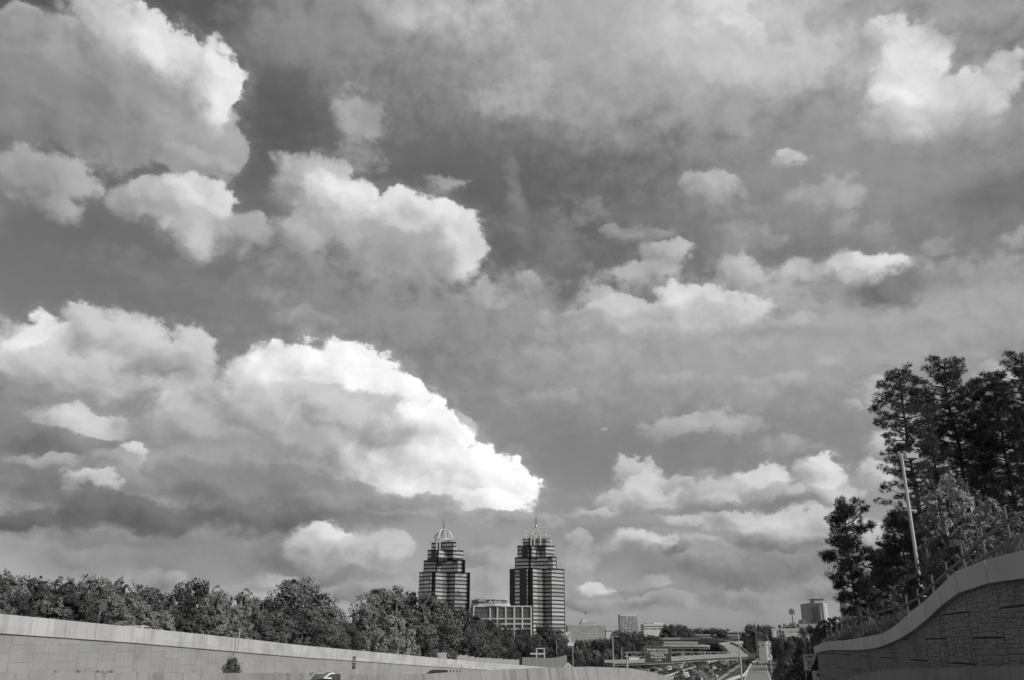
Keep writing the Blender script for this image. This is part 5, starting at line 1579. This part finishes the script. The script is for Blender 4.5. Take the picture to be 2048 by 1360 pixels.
# billboard
Y = 430.0; s = spx(Y)
bb = thing('billboard', (X(1577), Y, ZH), 'wide billboard with a dark picture and two lines of lettering on a single post', 'billboard')
MB().box(X(1546), X(1603), Y, Y + .5, Z(1274.5), Z(1256.5)).build('panel', MT['board'], bb)
MB().box(X(1547), X(1602), Y - .2, Y + 1.0, Z(1277.5), Z(1274.6)).build('catwalk', MT['darksteel'], bb)
MB().tube([(X(1577.5), Y + .8, ZH), (X(1577.5), Y + .8, Z(1276))], .55, 12).build('post', MT['darksteel'], bb)
MB().box(X(1574), X(1602), Y - .06, Y - .003, Z(1274), Z(1262)).build('print_field', mat('pale_print', .46, .7, .08, .5), bb)
for i, (x0, x1, y0, y1, m) in enumerate(((1555.5, 1559, 1261, 1274, 'mullion'), (1559.5, 1565, 1259, 1274, 'window'), (1560.5, 1562, 1264, 1270, 'sign_white'), (1565.5, 1571, 1261.5, 1274, 'window'), (1550, 1554, 1262, 1274, 'brick_pale'), (1566.5, 1568, 1265, 1269, 'brick_pale'))):
    z0, z1 = Z(y1), Z(y0)
    MB().prism([(X(x0), z0), (X(x1), z0), (X(x1) - .1, (z0 + z1) / 2), (X(x1) - .15, z1 - .25), (X((x0 + x1) / 2), z1), (X(x0) + .12, z1 - .3), (X(x0) + .05, (z0 + z1) / 2)], 0, .03)
    b = MB().prism([(X(x0), z0), (X(x1), z0), (X(x1) - .1, (z0 + z1) / 2), (X(x1) - .15, z1 - .25), (X((x0 + x1) / 2), z1), (X(x0) + .12, z1 - .3), (X(x0) + .05, (z0 + z1) / 2)], 0, .03)
    b.v = [(x, Y - .012 - .012 * i - z, y) for x, y, z in b.v]
    b.build('printed_shape', MT[m], bb)
lettering("DUNKIN' ICED", 4.2 * s, (X(1588), Y - .075, Z(1263.9)), 'mullion', bb, 0, .88, .02)
MB().box(X(1576), X(1600), Y - .08, Y - .061, Z(1266.6), Z(1266.2)).build('rule_line', MT['mullion'], bb)
lettering('COFFEE', 1.6 * s, (X(1581), Y - .075, Z(1268.0)), 'mullion', bb, 0, 1.2, .01)

# advisory speed sign by the wall end
Y = 93.0; s = spx(Y)
sp = thing('speed_sign', (X(1608), Y, Z(1375)), 'grey RAMP 35 MPH advisory sign on two posts beside the wall end', 'road sign')
pan = MB().box(X(1603.5), X(1627.3), Y, Y + .03, Z(1340.8), Z(1308.2)).build('panel', MT['sign_grey'], sp)
for z0, z1 in ((1309.1, 1308.9), (1340.2, 1340.0), (1320.0, 1319.3)): MB().box(X(1604.3), X(1626.6), Y - .012, Y - .001, Z(z0), Z(z1)).build('border', MT['black'], sp)
for px in (1604.2, 1626.3): MB().box(X(px), X(px + .35), Y - .014, Y - .002, Z(1340), Z(1309.2)).build('border', MT['black'], sp)
lettering('RAMP', 6.6 * s, (X(1615.4), Y - .012, Z(1314.0)), 'black', sp, 0, .92, .006)
lettering('35', 14.0 * s, (X(1615.4), Y - .012, Z(1327.2)), 'black', sp, 0, .92, .012)
lettering('MPH', 5.6 * s, (X(1615.4), Y - .012, Z(1336.3)), 'black', sp, 0, .95, .004)
for px in (1606, 1624): MB().tube([(X(px), Y + .08, Z(1340) - 3), (X(px), Y + .08, Z(1309))], .045, 8).build('post', MT['galv'], sp)
Y = 72.0; s = spx(Y)
ws = thing('banner_sign', (X(1626), Y, Z(1375)), 'white sign board with black letters half hidden behind the wall end', 'sign')
MB().box(X(1618.5), X(1640), Y, Y + .04, Z(1372), Z(1341.5)).build('board', MT['sign_white'], ws)
lettering('JM', 7.5 * s, (X(1630), Y - .012, Z(1350)), 'black', ws, 0, .9, .006)
for px in (1620, 1638): MB().tube([(X(px), Y + .08, Z(1372) - 2.5), (X(px), Y + .08, Z(1342))], .04, 8).build('post', MT['galv'], ws)
# object-marker style sign by the left wall
Y = 105.0; s = spx(Y)
om = thing('arrow_sign', (X(710), Y, Z(1352)), 'narrow dark upright sign on a post in front of the long wall', 'road sign')
MB().box(X(706.8), X(713), Y, Y + .04, Z(1338), Z(1313)).build('panel', MT['darksteel'], om)
for a, b_, c, d in ((707.6, 712.2, 1318.5, 1316.5), (708, 709, 1324, 1319.5), (711, 712, 1324, 1319.5), (707.6, 712.2, 1325.5, 1324), (709.3, 710.5, 1334, 1328)):
    MB().box(X(a), X(b_), Y - .015, Y - .002, Z(c), Z(d)).build('marking', MT['brick_pale'], om)
MB().tube([(X(710), Y + .07, Z(1338) - 1.6), (X(710), Y + .07, Z(1314))], .045, 8).build('post', MT['galv'], om)
# diamond warning signs
def diamond(px, py, half, Y, m, label):
    s = spx(Y); c = at(px, py, Y); r = half * s
    o = thing('warning_sign', (c.x, Y, c.z - r * 2.6), label, 'road sign')
    b = MB(); b.prism([(0, -r), (r, 0), (0, r), (-r, 0)], -.02, .02)
    b.v = [(c.x + x, Y + z, c.z + y) for x, y, z in b.v]
    b.build('panel', MT[m], o)
    b = MB(); b.prism([(0, -r * .5), (r * .22, 0), (0, r * .5), (-r * .22, 0)], -.035, -.021)
    b.v = [(c.x + x, Y + z, c.z + y) for x, y, z in b.v]; b.build('symbol', MT['mullion'], o)
    MB().tube([(c.x, Y + .06, c.z - r * 3), (c.x, Y + .06, c.z + r * .6)], .05, 6).build('post', MT['galv'], o)
diamond(817, 1305.5, 5.0, 200, 'brick', 'small grey diamond warning sign above the end of the long coping')
diamond(1136.5, 1334, 9.0, 150, 'sign_grey', 'diamond sign whose top corner peeks over the crest barrier')
# dark blade sign and pole at the far left
Y = 118.0; s = spx(Y)
bs = thing('blade_sign', (X(193), Y, Z(1250)), 'dark oblong sign on a leaning pole among the trees at far left', 'road sign')
MB().tube([(X(190.5), Y, Z(1247) - 1.5), (X(190.5), Y, Z(1203))], .07, 8).build('post', MT['galv'], bs)
MB().box(X(190.0), X(203), Y - .12, Y - .08, Z(1222), Z(1202)).build('panel', MT['mullion'], bs)

# ------------------------------------------------------------------ vehicles
def car_parts(kind):
    """Body, glass, lights and wheel of a car that drives towards -y; unit metres, wheels on z = 0."""
    L, W, H = {'sedan': (4.7, 1.82, 1.45), 'suv': (4.8, 1.9, 1.75), 'van': (5.4, 2.0, 2.3)}[kind]
    prof = {'sedan': [(-.5, .28), (-.5, .62), (-.47, .74), (-.22, .90), (-.06, 1.40), (.0, 1.45), (.20, 1.43), (.36, 1.02), (.48, .96), (.5, .60), (.49, .28)],
            'suv': [(-.5, .32), (-.5, .75), (-.46, .92), (-.24, 1.06), (-.10, 1.68), (.0, 1.75), (.38, 1.73), (.47, 1.15), (.5, .80), (.49, .32)],
            'van': [(-.5, .35), (-.5, .85), (-.44, 1.05), (-.36, 1.25), (-.22, 2.1), (-.1, 2.3), (.48, 2.3), (.5, 2.1), (.5, .6), (.5, .35)]}[kind]
    belt = {'sedan': .95, 'suv': 1.1, 'van': 1.3}[kind]
    body = MB(); n = len(prof)
    def half(z, sgn):
        k = max(0, (z - belt) / (H - belt)); return sgn * (W / 2 - .22 * k ** 1.1 - (.03 if z < .4 else 0))
    for sgn in (-1, 1): body.v += [(half(z, sgn), y * L, z) for y, z in prof]
    body.f = [tuple(range(n)), tuple(range(n, 2 * n))[::-1]] + [(i, (i + 1) % n, n + (i + 1) % n, n + i) for i in range(n)]
    gl = MB()
    idx = {'sedan': (3, 4, 6, 7), 'suv': (3, 4, 6, 7), 'van': (3, 4, 6, 7)}[kind]
    def pane(i, j):
        (y0, z0), (y1, z1) = prof[i], prof[j]
        a, b_ = Vector((0, y0 * L, z0)), Vector((0, y1 * L, z1)); d = b_ - a
        nn = Vector((0, d.z, -d.y)).normalized() * .012
        if nn.y * (y0 + y1) < 0: nn = -nn
        p, q = a + d * .1 + nn, a + d * .9 + nn
        gl.add([(half(p.z, -1) + .1, p.y, p.z), (half(p.z, 1) - .1, p.y, p.z), (half(q.z, 1) - .1, q.y, q.z), (half(q.z, -1) + .1, q.y, q.z)], [(0, 1, 2, 3)])
    pane(idx[0], idx[1])
    if kind != 'van': pane(idx[2], idx[3])
    ya, yb, yc, yd = prof[idx[0]][0] * L, prof[idx[1]][0] * L, prof[idx[2]][0] * L, prof[idx[3]][0] * L
    if kind == 'van': yc, yd = yb + .9, yb + 1.0
    zt = H - .14
    for sgn in (-1, 1):
        g0, g1 = belt + .05, zt
        gl.add([(half(g0, sgn) + sgn * .012, ya + .35, g0), (half(g0, sgn) + sgn * .012, yd - .15, g0), (half(g1, sgn) + sgn * .012, yc - .05, g1), (half(g1, sgn) + sgn * .012, yb + .12, g1)], [(0, 1, 2, 3)])
    lt = MB()
    for sgn in (-1, 1): lt.box(sgn * W * .36 - .17, sgn * W * .36 + .17, -L / 2 - .015, -L / 2 + .05, belt - .37, belt - .2)
    tl = MB()
    for sgn in (-1, 1): tl.box(sgn * W * .38 - .13, sgn * W * .38 + .13, L / 2 - .05, L / 2 + .012, belt - .3, belt - .08)
    wh = MB().tube([(-.11, 0, 0), (.11, 0, 0)], .33, 14)
    rim = MB().tube([(-.118, 0, 0), (.118, 0, 0)], .19, 10)
    return dict(body=body, glass=gl.mesh('windows', MT['carglass']), lights=lt.mesh('headlights', MT['lamp_glass']), tail=tl.mesh('tail_lights', MT['mullion']), wheel=wh.mesh('wheel', MT['rubber']), rim=rim.mesh('rim', MT['galv']), L=L, W=W)
CARS = {k: car_parts(k) for k in ('sedan', 'suv', 'van')}
BODIES = {}
def car(kind, paint, loc, rz, label, group=None, detail=False):
    c = CARS[kind]
    if (kind, paint) not in BODIES: BODIES[(kind, paint)] = c['body'].mesh('body', MT[paint])
    o = thing('van' if kind == 'van' else 'car', loc, label, 'van' if kind == 'van' else 'car', group)
    o.rotation_euler.z = rz
    link('body', BODIES[(kind, paint)], o, world=False); link('windows', c['glass'], o, world=False)
    link('headlights', c['lights'], o, world=False); link('tail_lights', c['tail'], o, world=False)
    for sx in (-1, 1):
        for sy in (-.31, .31):
            w = link('wheel', c['wheel'], o, world=False); w.location = (sx * (c['W'] / 2 - .12), sy * c['L'], .33)
            if detail:
                r = link('rim', c['rim'], w, world=False)
    return o
p = at(661, 1344.5, 98); car('sedan', 'paint_black', (p.x, 98, p.z - 1.45), math.radians(-62), 'dark sedan passing beyond the end of the low left barrier', detail=True)
p = at(632, 1344.6, 104); car('suv', 'paint_pale', (p.x, 104, p.z - 1.75), math.radians(-60), 'pale car half hidden behind the dark sedan', detail=True)
p = at(868, 1339.5, 150); car('suv', 'paint_black', (p.x, 150, p.z - 1.75), math.radians(-75), 'black car roof just above the crest barrier', detail=True)
p = at(284, 1251.3, 112); car('suv', 'paint_white', (p.x, 112, p.z - 1.75), math.radians(80), 'white car whose roof shows over the long wall coping')
# chevron striped board
Y = 160.0; s = spx(Y)
cb = thing('chevron_board', (X(905), Y, Z(1347)), 'low striped barricade board just above the crest barrier', 'barricade')
MB().box(X(886), X(925), Y, Y + .06, Z(1345), Z(1340.2)).build('board', MT['sign_white'], cb)
for i in range(6):
    x0 = 887 + i * 6.4
    b = MB(); b.prism([(X(x0), Z(1344.9)), (X(x0 + 3), Z(1344.9)), (X(x0 + 5), Z(1340.3)), (X(x0 + 2), Z(1340.3))], 0, .012)
    b.v = [(x, Y - .014 + z, y) for x, y, z in b.v]; b.build('stripe', MT['darksteel'], cb)
for px in (890, 921): MB().box(X(px) - .05, X(px) + .05, Y + .07, Y + .13, Z(1345) - 1.2, Z(1340.5)).build('leg', MT['galv'], cb)
# trucks on the overpass
tk = at(1267.5, 1315, 419)
bt = thing('box_truck', (tk.x, 419, tk.z - 3.4), 'white box truck crossing the low overpass beside the green sign', 'truck')
MB().box(tk.x - 2.3, tk.x + 2.3, 417.8, 420.2, tk.z - 2.5, tk.z).build('cargo_box', MT['paint_white'], bt)
MB().hexa([(tk.x + 2.4, 417.9, tk.z - 2.9), (tk.x + 4.3, 417.9, tk.z - 2.9), (tk.x + 4.3, 420.1, tk.z - 2.9), (tk.x + 2.4, 420.1, tk.z - 2.9), (tk.x + 2.4, 418, tk.z - .9), (tk.x + 3.6, 418, tk.z - .9), (tk.x + 3.6, 420, tk.z - .9), (tk.x + 2.4, 420, tk.z - .9)]).build('cab', MT['paint_white'], bt)
for dx in (-1.4, 3.2):
    for yy in (417.9, 420.1): MB().tube([(tk.x + dx, yy - .12, tk.z - 2.95), (tk.x + dx, yy + .12, tk.z - 2.95)], .45, 12).build('wheel', MT['rubber'], bt)
# traffic on the expressway and the exit ramp
hz = math.atan2(-HD.x, HD.y)
lanes = [-20.2, -16.3, -12.6, -8.9, -5.1, 3.2, 7.2, 10.9, 14.6, 18.4]
paints = {'black': 'paint_black', 'dark grey': 'paint_grey', 'silver': 'paint_silver', 'white': 'paint_white'}
used = {}
def traffic(loc, rz, where, group):
    col = RNG.choice(('black', 'dark grey', 'silver', 'white', 'black', 'dark grey', 'silver'))
    kind = RNG.choice(('sedan', 'suv', 'suv', 'sedan', 'van' if col in ('white', 'silver') else 'sedan'))
    car(kind, paints[col], loc, rz, '%s %s, %s' % (col, {'sedan': 'sedan', 'suv': 'tall car', 'van': 'van'}[kind], where), group)
for li, l in enumerate(lanes):
    sgn = li < 5
    sp0 = -75 + RNG.uniform(0, 12); k = 0
    while sp0 < 300:
        q = HC + HR * l + HD * sp0
        traffic((q.x, q.y, ZH + .02), hz + (0 if sgn else math.pi), '%s from the front in the %s %s lane from the median' % (ordinal(k), ordinal(4 - li if sgn else li - 5), 'oncoming' if sgn else 'outbound'), 'cars jammed on the expressway')
        k += 1
        sp0 += RNG.uniform(8.5, 17) * (1 if sp0 < 60 else 2.2)
for px, py, kind, pa, lab in ((1513.5, 1342, 'sedan', 'paint_silver', 'silver sedan driving away, nearest car on the exit ramp'), (1515.5, 1330.5, 'suv', 'paint_grey', 'dark grey car driving away, second on the exit ramp'), (1527, 1316.5, 'suv', 'paint_grey', 'far car on the left lane of the exit ramp near its bend'),
                              (1534, 1318.8, 'sedan', 'paint_black', 'far black car on the right lane of the exit ramp'), (1532, 1330, 'sedan', 'paint_silver', 'pale car waiting by the shrubs at the ramp edge')):
    q = flat(px, py); car(kind, pa, (q.x, q.y, ZH + .03), math.pi - .22, lab, 'cars on the exit ramp')
